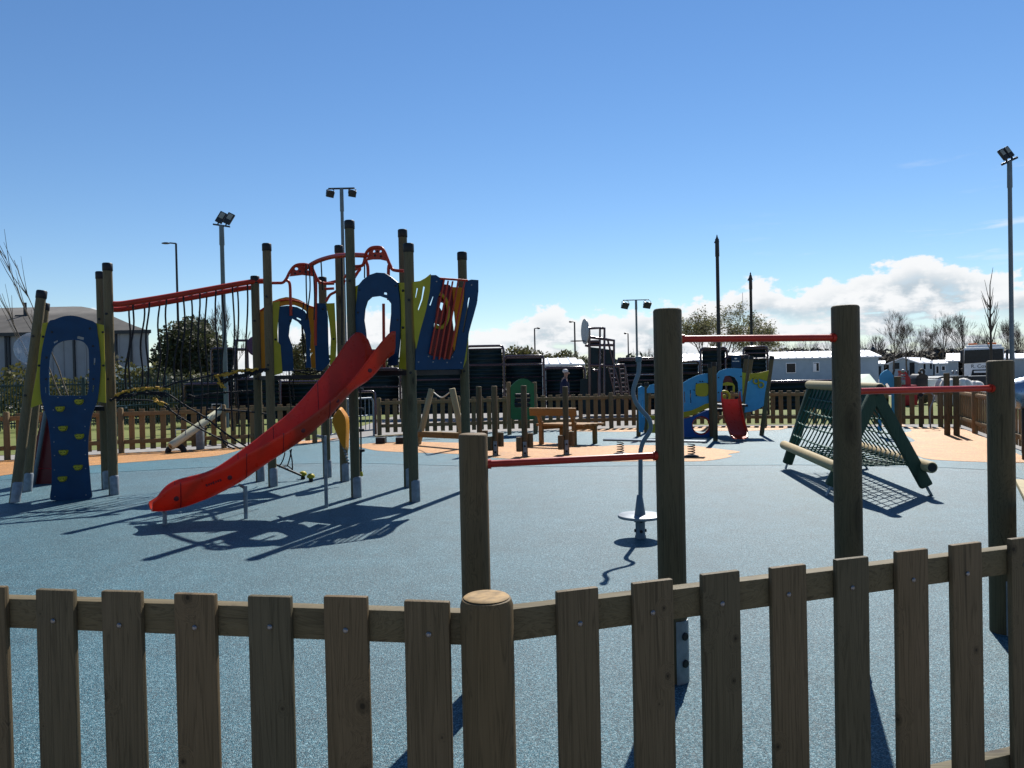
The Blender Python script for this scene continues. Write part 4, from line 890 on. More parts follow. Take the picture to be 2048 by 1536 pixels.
# ------------------------------------------------------------------ balance beam with leaning posts and hand rope
l0, r0 = G(836, 889), G(930, 897)
bb = thing('balance_beam', 'balance beam held by two leaning timber posts with a pale hand rope', 'play equipment', (l0 + r0) / 2)
lt, rt = P(863, 778, l0.y + 0.05), P(904, 777, r0.y - 0.1)
for a, b in ((l0, lt), (r0, rt)):
    mb = MB(); d = (b - a).normalized(); mb.tube([a, b - d * 0.01, b], [0.066, 0.066, 0.058], 18); mb.build('post', 'log', bb, 40)
mb = MB(); mb.tube([V(q) for q in crv([tuple(lt - V((-0.05, 0, 0.08))), tuple(lt.lerp(rt, 0.5) - V((0, 0, 0.19))), tuple(rt - V((0.05, 0, 0.08)))], 6, False)], 0.014, 8); mb.build('hand_rope', 'wrope', bb, 60)
mb = MB(); a, b = P(828, 868, l0.y + 0.0), P(930, 872, r0.y - 0.1); mb.beam(a, b, 0.11, 0.13, bev=0.02); mb.build('beam', 'bench', bb, 40)

# slatted step bridge on two dark blocks
sb = thing('slatted_step', 'low slatted timber step on two dark blocks left of the balance beam', 'play equipment', G(780, 886))
for px in (761, 801):
    b = G(px, 888); mb = MB(); mb.box(b + V((0, 0.1, 0.075)), (0.21, 0.3, 0.15), None, 0.01); mb.build('block', 'black', sb, 40)
for q in range(5):
    a = G(752, 887) + V((0, -0.03, 0.165)); c = a + V((0.12, 0.10, 0)) * q * 1.6; mb = MB(); mb.beam(c, c + V((0.66, 0.42, 0.0)), 0.10, 0.022); mb.build('slat', 'log', sb, 40)

# ------------------------------------------------------------------ green play panel
pg = Plane((-0.2, 19.6), (1.0, 19.75))
gpn = thing('play_panel', 'dark green round-topped play panel between two posts by the fence', 'play equipment', pg.at(1046, 866)); gpn.location.z = 0
panel('board', 'green', pg, [(1021, 836), (1021, 782), (1020, 775), (1024, 769), (1031, 763), (1039, 758), (1047, 757), (1055, 759), (1063, 765), (1069, 769), (1071, 775), (1070, 836), (1066, 839), (1026, 839)], [[(1031, 786), (1058, 786), (1059, 796), (1057, 806), (1058, 815), (1030, 815), (1028, 806), (1031, 796)]], 0.03, 0.05, gpn, False)
mb = MB()
for q in range(3): mb.tube([pg.at(1029, 791 + q * 9.5, 0.02), pg.at(1060, 791 + q * 9.5, 0.02)], 0.05, 8)
mb.build('spinners', 'black', gpn, 60)
for px in (1019, 1071):
    b = pg.at(px, 866); b.z = 0; round_post('post', b, P(px, 764, b.y).z, 0.055, 'far_fence', gpn, None, 0.01, 16)

# ------------------------------------------------------------------ spring plank
s0, s1 = G(1241, 909), G(1383, 914)
spk = thing('spring_plank', 'long grey balance plank mounted on two steel springs', 'play equipment', (s0 + s1) / 2)
pa_, pb_ = P(1209, 879, s0.y), P(1412, 883, s1.y)
mb = MB(); mb.beam(pa_, pb_, 0.26, 0.035, bev=0.008); mb.build('plank', 'steel', spk, 40)
for c in (s0, s1):
    mb = MB(); h = pa_.z - 0.04; mb.tube([c + V((0.062 * math.cos(q * 0.5), 0.062 * math.sin(q * 0.5), 0.035 + (h - 0.05) * q / 56)) for q in range(57)], 0.009, 6); mb.build('spring', 'black', spk, 60)
    mb = MB(); mb.lathe([(0.13, 0.0), (0.13, 0.02), (0.09, 0.035), (0.0005, 0.035)], c, 20); mb.build('base_plate', 'black', spk, 40)

# ------------------------------------------------------------------ see-saw log and two half-buried tyres
q0, q1 = G(352, 905), G(437, 889)
ss = thing('seesaw', 'pale log seesaw tilted up on a short post behind the rope bridge', 'seesaw', G(401, 899))
a, b = P(341, 893, 16.45), P(449, 815, 17.6); d = (b - a).normalized(); mb = MB(); mb.tube([a, a + d * 0.02, a + d * 0.45, b - d * 0.04, b], [0.085, 0.092, 0.088, 0.075, 0.05], 18); lg = mb.build('log', 'sunlit_log', ss, 40)
mb = MB(); mb.cyl(a - d * 0.004, a - d * 0.001, 0.045, n=14); mb.build('end_grain', 'bench', lg, 40)
c = G(401, 899); mb = MB(); mb.box(c + V((0, 0, 0.28)), (0.15, 0.12, 0.56), None, 0.008); mb.build('pivot_post', 'galv', ss, 40)
mb = MB(); h = a.lerp(b, 0.18); mb.tube([h + V((-0.1, -0.02, 0.08)), h + V((-0.1, -0.02, 0.2)), h + V((0.1, 0.02, 0.2)), h + V((0.1, 0.02, 0.08))], 0.012, 6); h = a.lerp(b, 0.85); mb.tube([h + V((-0.1, -0.02, 0.08)), h + V((-0.1, -0.02, 0.2)), h + V((0.1, 0.02, 0.2)), h + V((0.1, 0.02, 0.08))], 0.012, 6); mb.build('handle', 'galv', ss, 60)
for c, lab in ((q0, 'black half-buried tyre under the low end of the log seesaw'), (q1, 'black half-buried tyre under the raised end of the log seesaw')):
    mb = MB(); mb.tube([c + V((0.155 * math.cos(R(t)), 0.05 * math.cos(R(t)), 0.155 * math.sin(R(t)))) for t in range(-10, 191, 12)], 0.062, 10)
    tag(mb.build('tyre', 'tyre', None, 60), lab, 'tyre', 'half-buried tyres of the seesaw')

# ------------------------------------------------------------------ things by the right-hand corner
pz = Plane((7, 16.9), (9, 16.9))
ap = thing('arch_panel', 'light blue pointed play panel with an arched opening beside a thick post', 'play equipment', pz.at(1782, 872)); ap.location.z = 0
panel('board', 'sky_blue', pz, [(1760, 752), (1763, 747), (1769, 742), (1775, 739), (1781, 743), (1787, 751), (1789, 772), (1790, 810), (1792, 845), (1790, 868), (1783, 868), (1785, 810), (1784, 790), (1780, 772), (1775, 765), (1769, 770), (1765, 785), (1763, 868), (1757, 868), (1759, 800)], [], 0.035, 0.0, ap, False)
panel('backing', 'bench', pz, [(1765, 868), (1767, 775), (1775, 766), (1779, 775), (1782, 868)], [[(1779, 787), (1783, 787), (1783, 797), (1779, 797)]], 0.02, -0.12, ap, False)
b = G(1797, 874); round_post('post', b, P(1795, 753, b.y).z, 0.072, 'post', ap, None, 0.01, 18)
b = G(1908, 871); hp = thing('hoop_post', 'pair of timber posts topped by small steel hoops near the corner', 'play equipment', b)
round_post('post', b + V((0.03, -0.05, 0)), P(1910, 752, b.y).z, 0.062, 'post', hp, None, 0.01, 16); round_post('post', b + V((-0.09, 0.1, 0)), P(1900, 746, b.y).z, 0.062, 'post', hp, None, 0.01, 16)
mb = MB()
for dx in (-0.02, 0.07): c = P(1910, 748, b.y) + V((dx - 0.03, 0, 0)); mb.tube([c + V((0.045 * math.cos(R(t)), 0.05 * math.cos(R(t)), 0.07 * math.sin(R(t)))) for t in range(0, 181, 15)], 0.014, 8)
mb.build('hoop', 'galv', hp, 60)
b = G(1842, 854); tt = thing('talk_tube', 'curved thin steel speaking tube beside a short dark post by the fence', 'play equipment', b)
round_post('post', b, P(1842, 797, b.y).z, 0.05, 'post', tt, None, 0.01, 14)
yt = G(1862, 857).y
mb = MB(); mb.tube([V(q) for q in crv([tuple(P(x, y, yt)) for x, y in ((1845, 788), (1852, 785), (1860, 785), (1866, 790), (1868, 797), (1865, 806), (1861, 815), (1860, 830), (1861, 857))], 4, False)], 0.018, 8); mb.build('pipe', 'galv', tt, 60)
mb = MB(); c = P(1841, 789, yt - 0.05); mb.lathe([(0.02, -0.03), (0.05, 0.0), (0.055, 0.03), (0.03, 0.02), (0.0005, 0.01)], c, 14, (-0.3, -1, 0)); mb.build('mouthpiece', 'black', tt, 40)

# ------------------------------------------------------------------ the man behind the fence
def skinned(name, joints, edges, mat, parent, sub=2, loc=V((0, 0, 0))):
    me = bpy.data.meshes.new(name); me.from_pydata([V(j[0]) + loc - (wl(parent) if parent else V((0, 0, 0))) for j in joints], edges, []); o = bpy.data.objects.new(name, me); COL.objects.link(o)
    md = o.modifiers.new('skin', 'SKIN'); md.use_smooth_shade = True
    for v, j in zip(me.skin_vertices[0].data, joints): v.radius = (j[1], j[2] if len(j) > 2 else j[1])
    me.skin_vertices[0].data[0].use_root = True
    s = o.modifiers.new('sub', 'SUBSURF'); s.levels = s.render_levels = sub
    me.materials.append(M[mat])
    if parent: o.parent = parent
    return o
py_ = 23.6; pb0 = P(1129, 760, py_); pb0.z = 0
SCL = 0.955
man = thing('person', 'grey-haired person in a navy jacket standing behind the fence facing right', 'person', pb0)
J = [((0, 0, .93), .13, .10), ((0.01, 0, 1.15), .16, .13), ((0.0, 0, 1.36), .17, .13), ((0.03, 0, 1.46), .06), ((0.045, 0, 1.52), .055), ((0.055, 0, 1.60), .085, .075), ((0.06, 0, 1.67), .075, .07),
     ((0, -.19, 1.37), .075), ((-.04, -.24, 1.12), .048), ((.12, -.22, .93), .036), ((0, .19, 1.37), .075), ((-.04, .24, 1.12), .048), ((.12, .22, .93), .036),
     ((0, -.1, .85), .09), ((.02, -.11, .48), .062), ((-.02, -.11, .09), .042), ((.13, -.12, .035), .036), ((0, .1, .85), .09), ((.04, .11, .48), .062), ((.02, .11, .09), .042), ((.17, .12, .035), .036)]
J = [((a[0] * SCL, a[1] * SCL, a[2] * SCL), *r) for a, *r in J]
E_ = [(0, 1), (1, 2), (2, 3), (3, 4), (4, 5), (5, 6), (2, 7), (7, 8), (8, 9), (2, 10), (10, 11), (11, 12), (0, 13), (13, 14), (14, 15), (15, 16), (0, 17), (17, 18), (18, 19), (19, 20)]
J0 = [(j[0], j[1] - .028, (j[2] if len(j) > 2 else j[1]) - .028) if i in (0, 1, 2, 7, 8, 10, 11, 13, 14, 15, 17, 18, 19) else j for i, j in enumerate(J)]
body = skinned('body', J0, E_, 'skin', man, 2, pb0)
grow = lambda idx, g: [(J[i][0], J[i][1] + g, (J[i][2] if len(J[i]) > 2 else J[i][1]) + g) for i in idx]
idx = [1, 0, 2, 7, 8, 9, 10, 11, 12]; ed = [(0, 1), (0, 2), (2, 3), (3, 4), (4, 5), (2, 6), (6, 7), (7, 8)]
jk = skinned('jacket', grow(idx, 0.022), ed, 'jacket', man, 2, pb0)
idx = [0, 13, 14, 15, 17, 18, 19]; ed = [(0, 1), (1, 2), (2, 3), (0, 4), (4, 5), (5, 6)]
skinned('trousers', grow(idx, 0.016), ed, 'trousers', man, 2, pb0)
mb = MB(); mb.ball(pb0 + V((0.03, 0, 1.605)), (0.088, 0.078, 0.065), 16, 10); hr = mb.build('hair', 'hair', man, 60)
mb = MB(); mb.ball(pb0 + V((0.138, 0, 1.528)), (0.022, 0.016, 0.02), 8, 6); mb.ball(pb0 + V((0.03, -0.085, 1.53)), (0.022, 0.014, 0.032), 8, 6); mb.ball(pb0 + V((0.03, 0.085, 1.53)), (0.022, 0.014, 0.032), 8, 6); mb.build('face_features', 'skin', man, 60)
for s in (-1, 1):
    mb = MB()
    for f_ in range(4):
        c = pb0 + V((.125 + .006 * f_, s * (.19 + .013 * f_), .86)); mb.tube([c, c + V((.008, 0, -.045)), c + V((.028, 0, -.078 + .008 * abs(f_ - 1)))], [.008, .008, .006], 6)
    c = pb0 + V((.135, s * .185, .88)); mb.tube([c, c + V((.025, -s * .015, -.03)), c + V((.03, -s * .015, -.055))], [.009, .008, .006], 6); mb.build('fingers', 'skin', man, 60)
# ------------------------------------------------------------------ ball court of dark steel sheeting
CY = 28.0
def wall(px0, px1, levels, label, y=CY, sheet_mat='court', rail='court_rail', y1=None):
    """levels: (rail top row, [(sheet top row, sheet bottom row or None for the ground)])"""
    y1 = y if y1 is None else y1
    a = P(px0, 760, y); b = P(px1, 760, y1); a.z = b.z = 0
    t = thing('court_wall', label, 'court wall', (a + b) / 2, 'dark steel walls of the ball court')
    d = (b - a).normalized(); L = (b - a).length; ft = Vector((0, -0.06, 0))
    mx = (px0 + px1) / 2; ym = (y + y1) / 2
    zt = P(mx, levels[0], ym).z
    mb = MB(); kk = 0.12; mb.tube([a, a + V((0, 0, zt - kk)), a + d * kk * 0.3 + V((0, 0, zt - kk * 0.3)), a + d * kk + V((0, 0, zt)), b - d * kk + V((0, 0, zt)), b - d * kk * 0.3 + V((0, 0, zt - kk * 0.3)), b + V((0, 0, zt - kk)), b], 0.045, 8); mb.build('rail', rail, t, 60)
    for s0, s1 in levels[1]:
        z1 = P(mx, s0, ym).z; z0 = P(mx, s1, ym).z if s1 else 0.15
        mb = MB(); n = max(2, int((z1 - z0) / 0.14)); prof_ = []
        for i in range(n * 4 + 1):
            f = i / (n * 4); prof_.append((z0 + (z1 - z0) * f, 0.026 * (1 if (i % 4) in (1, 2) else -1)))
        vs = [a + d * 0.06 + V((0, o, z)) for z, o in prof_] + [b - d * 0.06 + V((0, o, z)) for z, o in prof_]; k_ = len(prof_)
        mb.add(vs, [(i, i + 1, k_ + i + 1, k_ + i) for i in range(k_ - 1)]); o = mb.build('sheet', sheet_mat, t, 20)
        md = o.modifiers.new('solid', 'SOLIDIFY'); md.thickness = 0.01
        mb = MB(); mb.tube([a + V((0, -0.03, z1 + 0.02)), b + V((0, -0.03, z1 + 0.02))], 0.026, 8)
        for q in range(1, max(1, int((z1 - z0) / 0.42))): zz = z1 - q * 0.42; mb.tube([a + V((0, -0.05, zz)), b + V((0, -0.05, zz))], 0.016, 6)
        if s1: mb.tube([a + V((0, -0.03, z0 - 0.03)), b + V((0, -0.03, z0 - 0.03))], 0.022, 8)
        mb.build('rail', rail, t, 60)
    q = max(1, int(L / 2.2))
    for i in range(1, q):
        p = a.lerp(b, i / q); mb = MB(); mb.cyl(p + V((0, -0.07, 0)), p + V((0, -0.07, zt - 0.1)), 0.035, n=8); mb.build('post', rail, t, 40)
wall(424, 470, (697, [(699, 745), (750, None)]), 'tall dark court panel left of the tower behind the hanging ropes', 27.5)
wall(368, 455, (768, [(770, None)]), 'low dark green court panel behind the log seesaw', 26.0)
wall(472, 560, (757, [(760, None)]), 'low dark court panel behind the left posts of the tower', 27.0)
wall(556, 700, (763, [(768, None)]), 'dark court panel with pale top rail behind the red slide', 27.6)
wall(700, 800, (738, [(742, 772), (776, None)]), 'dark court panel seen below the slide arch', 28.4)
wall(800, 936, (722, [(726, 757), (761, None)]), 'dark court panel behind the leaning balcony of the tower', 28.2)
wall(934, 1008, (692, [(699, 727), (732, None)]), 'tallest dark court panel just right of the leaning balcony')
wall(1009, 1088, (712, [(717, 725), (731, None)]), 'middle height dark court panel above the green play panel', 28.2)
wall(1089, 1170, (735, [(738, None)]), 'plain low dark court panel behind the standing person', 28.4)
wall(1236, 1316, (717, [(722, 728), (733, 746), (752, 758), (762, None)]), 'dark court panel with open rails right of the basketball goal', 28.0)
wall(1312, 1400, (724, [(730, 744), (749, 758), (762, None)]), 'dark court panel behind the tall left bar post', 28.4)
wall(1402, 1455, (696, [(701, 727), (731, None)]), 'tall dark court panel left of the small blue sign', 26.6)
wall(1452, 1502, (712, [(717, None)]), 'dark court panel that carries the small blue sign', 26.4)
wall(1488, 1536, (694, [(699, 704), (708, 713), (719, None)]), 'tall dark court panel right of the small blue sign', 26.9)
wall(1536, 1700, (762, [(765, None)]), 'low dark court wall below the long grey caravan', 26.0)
# small open frame and disc left of the tower
mb = MB(); a, b = P(472, 681, 27.2), P(494, 681, 27.2)
mb.tube([V((a.x, a.y, 0)), a, b, V((b.x, b.y, 0))], 0.06, 8); mb.tube([P(472, 699, 27.2), P(494, 699, 27.2)], 0.05, 8)
gl = thing('goal_frame', 'dark open goal frame with purple round board left of the tower', 'goal', V(((a.x + b.x) / 2, a.y, 0))); mb.build('frame', 'court_rail', gl, 60)
mb = MB(); c = P(510, 692, 27.0); mb.lathe([(0.34, -0.03), (0.34, 0.03), (0.0005, 0.03)], c, 28, (0.85, -0.5, 0)); M['purple'] = paint('purple_board', (0.06, 0.022, 0.06), 0.5); mb.build('board', 'purple', gl, 40)
# blue sign with a white emblem and a line of lettering that the photograph does not resolve
pS2 = Plane((P(1464, 720, 26.15).x, 26.15), (P(1482, 720, 26.15).x, 26.15))
sg = thing('sign', 'small blue sign with white emblem mounted on the dark court wall', 'sign', pS2.at(1473, 730))
panel('board', 'navy', pS2, [(1463, 711), (1482, 711), (1482, 735), (1463, 735)], [], 0.03, 0.0, sg, False)
mb = MB(); mb.slab(circ(pS2.uv(1471.5, 717), 0.045, 14, 0.025), [], lambda u, v, o: pS2.w(u, v, o + 0.004), 0.003)
for i in range(8):
    c = pS2.uv(1465.2 + i * 1.75, 722.5); s = (0.008, 0.012, 0.009)[i % 3]; mb.slab([(c[0] - s, c[1] - 0.015), (c[0] + s, c[1] - 0.015), (c[0] + s, c[1] + 0.015), (c[0] - s, c[1] + 0.015)], [], lambda u, v, o: pS2.w(u, v, o + 0.004), 0.003)
mb.build('lettering', 'white', sg)
# basketball goal with ladders
bg_ = thing('basketball_goal', 'dark steel basketball goal with round backboard and two ladders', 'basketball goal', V((P(1200, 760, 26.5).x, 26.5, 0)))
yb = 26.5
mb = MB(); c = P(1170, 663, yb - 0.2); mb.lathe([(0.43, -0.02), (0.435, 0), (0.43, 0.02), (0.0005, 0.02)], c, 32, (-0.982, -0.19, 0)); M['board_grey'] = paint('grey_backboard', (0.32, 0.34, 0.35), 0.5); mb.build('backboard', 'board_grey', bg_, 40)
mb = MB(); c = P(1155, 682, yb - 0.3); mb.tube([c + V((0.23 * math.cos(R(t)), 0.23 * math.sin(R(t)), 0)) for t in range(0, 361, 20)], 0.014, 6); mb.tube([c + V((0.2, 0, 0)), P(1176, 683, yb - 0.1)], 0.02, 6); mb.build('hoop', 'court_rail', bg_, 60)
def bars(name, segs, r, mat='court_rail', y=yb):
    mb = MB()
    for s in segs: mb.tube([P(p[0], p[1], y + (p[2] if len(p) > 2 else 0)) for p in s], r, 8)
    return mb.build(name, mat, bg_, 60)
bars('frame', [[(1179, 800), (1179, 700), (1178, 660)], [(1199, 800), (1200, 656), (1170, 657)], [(1208, 800), (1209, 657), (1202, 656)], [(1178, 674), (1200, 677), (1228, 681), (1228, 800)], [(1178, 676), (1178, 660), (1170, 657)], [(1175, 683), (1200, 683)], [(1179, 690), (1228, 690)],
               [(1179, 730), (1240, 732)], [(1170, 690), (1178, 692)], [(1186, 741), (1197, 741), (1198, 800)]], 0.05)
M['mesh_dark'] = M['court']
def plate(name, pts, y, mat='court'):
    pl_ = Plane((0, y), (1, y)); panel(name, mat, pl_, pts, [], 0.02, 0.0, bg_, False)
plate('panel', [(1181, 682), (1198, 684), (1198, 688), (1181, 688)], yb); plate('panel', [(1181, 694), (1198, 696), (1198, 732), (1181, 730)], yb); plate('panel', [(1210, 687), (1226, 689), (1226, 692), (1210, 691)], yb)
plate('panel', [(1210, 698), (1226, 700), (1227, 733), (1210, 732)], yb); plate('panel', [(1202, 697), (1207, 697), (1207, 732), (1202, 732)], yb + 0.4); plate('panel', [(1160, 758), (1176, 757), (1176, 829), (1160, 829)], yb); plate('panel', [(1176, 736), (1250, 736), (1250, 829), (1176, 829)], yb + 1.2)
for x0, x1 in ((0, 0), (22, 14)):
    ld = [[(1216 + x0, 732), (1232 + x1, 800)], [(1228 + x0, 732), (1246 + x1, 800)]]
    ld += [[(1217.5 + x0 + (x1 - x0) * q / 7 + q * 2.3, 739 + q * 9), (1230 + x0 + (x1 - x0) * q / 7 + q * 2.5, 738 + q * 9)] for q in range(7)]
    bars('ladder', ld, 0.03)
bars('ladder_rail', [[(1212, 677), (1216, 682), (1228, 732)], [(1232, 730), (1248, 729), (1250, 735), (1252, 800)]], 0.035)

# ------------------------------------------------------------------ floodlights and lamp posts
def flood(px, ytop, y, label, style, tilt=0.0, r=0.055, lean=28, hw_=13, group='floodlight masts around the playground'):
    t0 = P(px, ytop, y); t = thing('floodlight', label, 'floodlight', (t0.x, t0.y, 0), group); b = V((t0.x, t0.y, 0))
    mb = MB(); mb.tube([b, V((b.x, b.y, t0.z * 0.90)), V((b.x, b.y, t0.z * 0.905)), t0], [r * 1.15, r, r * 1.25, r * 1.15], 14); mb.build('mast', 'steel' if style != 'dark' else 'lamp', t, 40)
    if style == 'pair':                                   # two square heads tilted up on a short cross bar
        s = y / F_PX; rt = Matrix.Rotation(tilt, 3, 'Y')
        mb = MB(); mb.beam(t0 + rt @ V((-17 * s, 0, 0)), t0 + rt @ V((17 * s, 0, 0)), 0.05, 0.05); mb.build('cross_bar', 'lamp', t, 40)
        for dx in (-7.5, 8.5):
            la = R(lean); m_ = Matrix.Rotation(la, 3, 'Y') @ Matrix.Rotation(R(-14), 3, 'X'); c = t0 + rt @ V((dx * hw_ / 14 * s, 0, 0.02)) + V((math.sin(la) * 15 * s, 0, math.cos(la) * 15 * s))
            mb = MB(); mb.box(c, (hw_ * s, 0.07, 24 * s), m_, 0.012); mb.beam(t0 + rt @ V((dx * hw_ / 14 * s, 0, 0.02)), c - m_ @ V((0, 0, 10 * s)), 0.035, 0.035); h = mb.build('lamp_head', 'lamp', t, 40)
            mb = MB(); mb.box(c + m_ @ V((0, -0.038, 4 * s)), (hw_ * 0.66 * s, 0.012, 12 * s), m_, 0.003); mb.build('lamp_glass', 'lampface', h, 40)
    elif style == 'tee':
        s = y / F_PX; mb = MB(); mb.beam(t0 + V((-26 * s, 0, 0)), t0 + V((26 * s, 0, 0)), 0.06, 0.05); mb.build('cross_bar', 'lamp', t, 40)
        for dx in (-22, 22):
            m_ = Matrix.Rotation(R(25 if dx < 0 else 12), 3, 'Z') @ Matrix.Rotation(R(28), 3, 'X') @ Matrix.Rotation(R(8), 3, 'Y'); c = t0 + V((dx * s, -0.05, -11 * s)); mb = MB(); mb.box(c, (15 * s, 0.12, 13 * s), m_, 0.012); h = mb.build('lamp_head', 'lamp', t, 40)
            mb = MB(); mb.tube([c + V((-8 * s, 0, 0)), c + V((-7 * s, 0, 8 * s)), c + V((0, 0, 11 * s)), c + V((7 * s, 0, 8 * s)), c + V((8 * s, 0, 0))], 0.015, 6); mb.build('bracket', 'lamp', h, 60)
    else:                                                 # camera head on a dark mast
        s = y / F_PX; c = t0; mb = MB(); mb.ball(c + V((0, 0, 1 * s)), (2.6 * s, 2.6 * s, 3.4 * s), 10, 8); mb.ball(c + V((0, 0, 5.5 * s)), (1.6 * s, 1.6 * s, 2.0 * s), 10, 8); mb.cyl(c, c + V((0, 0, 9 * s)), 0.7 * s, 0.5 * s, 8); mb.box(c + V((-3.2 * s, 0, -5 * s)), (3 * s, 3 * s, 7 * s), Matrix.Rotation(0.5, 3, 'Y'), 0.01)
        mb.box(c + V((2.4 * s, 0, -4.5 * s)), (2.4 * s, 3 * s, 5 * s), Matrix.Rotation(-0.5, 3, 'Y'), 0.01); mb.build('lamp_head', 'lamp', t, 40)
flood(443, 451, 25.0, 'grey mast with two square lamp heads left of the climbing tower', 'pair', 0.17, 0.066, 27, 14)
flood(2019, 322, 16.6, 'grey mast with two lamp heads by the truck at the right edge', 'pair', -0.42, 0.042, -27, 10)
flood(683, 377, 26.0, 'mast with lamp heads hung under a cross bar behind the climbing tower', 'tee', 0, 0.055)
flood(1272, 600, 46.0, 'thin distant mast with lamp heads under a cross bar right of the basketball goal', 'tee', 0, 0.06)
flood(1434, 478, 24.5, 'taller black camera mast behind the toddler unit', 'dark', 0, 0.055)
flood(1501, 553, 31.0, 'shorter black camera mast behind the toddler unit', 'dark', 0, 0.055)
def street(px, ytop, y, side, label, arm=24, r=0.05):
    t0 = P(px, ytop, y); t = thing('street_lamp', label, 'street lamp', (t0.x, t0.y, 0), 'thin street lamps in the distance'); s = y / F_PX
    mb = MB(); mb.tube([V((t0.x, t0.y, 0)), V((t0.x, t0.y, t0.z * 0.6)), t0], [r * 1.4, r, r * 0.85], 10); mb.tube([t0, t0 + V((side * arm * 0.45 * s, 0, 0.03))], r * 0.6, 8); mb.build('pole', 'lamp', t, 60)
    mb = MB(); c = t0 + V((side * arm * 0.72 * s, 0, 0.02)); mb.ball(c, (arm * 0.32 * s, 0.12, 2.0 * s), 12, 6); mb.build('lamp_head', 'lamp', t, 60)
street(352, 487, 33.0, -1, 'dark street lamp left of the two-headed mast above the rope bridge', 28, 0.05)
street(1069, 657, 70.0, 1, 'thin grey street lamp with its head to the right above the green play panel', 11, 0.07)
street(1149, 644, 62.0, -1, 'thin grey street lamp beside the basketball hoop', 11, 0.07)
street(1256, 667, 78.0, -1, 'faint street lamp just left of the thin distant mast', 8, 0.07)
b = P(1746, 700, 60); mb = MB(); mb.tube([V((b.x, b.y, 0)), V((b.x, b.y, b.z - 0.2))], 0.06, 8); mb.lathe([(0.05, -0.3), (0.16, -0.05), (0.2, 0.05), (0.05, 0.25), (0.02, 0.4)], b, 10); tag(mb.build('street_lamp', 'lamp', None, 40), 'tiny lantern on a post above the right end of the grey caravan', 'street lamp')
mp = P(1485, 585, 80); mb = MB(); mb.tube([V((mp.x, mp.y, 0)), mp], [0.05, 0.02], 6); tag(mb.build('aerial', 'steel', None, 40), 'very thin pale aerial between the two black camera masts', 'aerial')

# ------------------------------------------------------------------ dark green mesh fence on the left
ga, gb = V((-24.5, 23.5, 0)), V((-9.6, 27.5, 0)); d = (gb - ga).normalized(); L = (gb - ga).length
mf = thing('mesh_fence', 'dark green steel bar fence in front of the hedge on the left', 'fence', (ga + gb) / 2)
n = int(L / 2.5)
for i in range(n + 1):
    p = ga.lerp(gb, i / n); mb = MB(); mb.box(p + V((0, 0, 0.87)), (0.09, 0.07, 1.74), None, 0.005); mb.build('post', 'palisade', mf, 40)
    if i == n: break
    p2 = ga.lerp(gb, (i + 1) / n); mb = MB()
    for q in range(1, 29): c = p.lerp(p2, q / 29); mb.box(c + V((0, 0.02, 0.87)), (0.022, 0.022, 1.62))
    for z in (0.25, 1.5): mb.beam(p + V((0, 0.0, z)), p2 + V((0, 0, z)), 0.03, 0.05)
    mb.build('bars', 'palisade', mf)
mb = MB(); a = P(232, 813, 22.0); b = P(385, 804, 22.4); mb.tube([V((a.x, a.y, 0)), a, b, V((b.x, b.y, 0))], 0.03, 8); tag(mb.build('barrier', 'palisade', None, 60), 'dark tubular rail low behind the hanging ropes', 'barrier')

# ------------------------------------------------------------------ hedges, bushes and trees
def leaf_cloud(mb, blobs, nleaf, size, rnd, hollow=0.0):
    tot = sum(b[1][0] * b[1][1] * b[1][2] for b in blobs)
    for c, r in blobs:
        for _ in range(int(nleaf * r[0] * r[1] * r[2] / tot)):
            while True:
                q = V((rnd.uniform(-1, 1), rnd.uniform(-1, 1), rnd.uniform(-1, 1))); l = q.length
                if hollow < l < 1: break
            p = V(c) + V((q.x * r[0], q.y * r[1], q.z * r[2]))
            if p.z < 0.05: continue
            s = size * rnd.uniform(0.55, 1.4); a = V((rnd.uniform(-1, 1), rnd.uniform(-1, 1), rnd.uniform(-1, 1))).normalized(); b = a.orthogonal().normalized()
            mb.add([p - a * s - b * s * 0.25, p + b * s * 0.55 - a * s * 0.1, p + a * s, p - b * s * 0.6 + a * s * 0.15], [(0, 1, 2, 3)])
def limbs(mb, base, d, L, r, depth, rnd, spread=0.5, up=0.25, kids=(2, 3), tips=None, sides=5):
    p = V(base); pts = [p.copy()]; rs = [r]; dd = V(d).normalized(); n = 3
    for i in range(n):
        dd = (dd + V((rnd.uniform(-1, 1), rnd.uniform(-1, 1), rnd.uniform(-0.5, 0.8))) * 0.13 + V((0, 0, up * 0.12))).normalized(); p = p + dd * L / n; pts.append(p.copy()); rs.append(r * (1 - 0.42 * (i + 1) / n))
    mb.tube(pts, rs, sides if depth > 2 else 3, False)
    if depth == 0:
        if tips is not None: tips.append(p.copy())
        return
    for kk in range(rnd.randint(*kids) + (1 if depth > 3 else 0)):
        s = rnd.uniform(0.45, 1.0); j = min(int(s * n), n - 1); q = pts[j].lerp(pts[j + 1], s * n - j)
        a = dd.orthogonal().normalized(); a = Matrix.Rotation(rnd.uniform(0, 6.28), 3, dd) @ a
        nd = (dd + a * rnd.uniform(spread * 0.6, spread * 1.4) + V((0, 0, up * 0.3))).normalized()
        limbs(mb, q, nd, L * rnd.uniform(0.55, 0.8), max(rs[-1] * rnd.uniform(0.5, 0.8), 0.008), depth - 1, rnd, spread, up, kids, tips, sides)
    limbs(mb, p, dd, L * rnd.uniform(0.6, 0.8), max(rs[-1] * 0.85, 0.008), depth - 1, rnd, spread, up, kids, tips, sides)
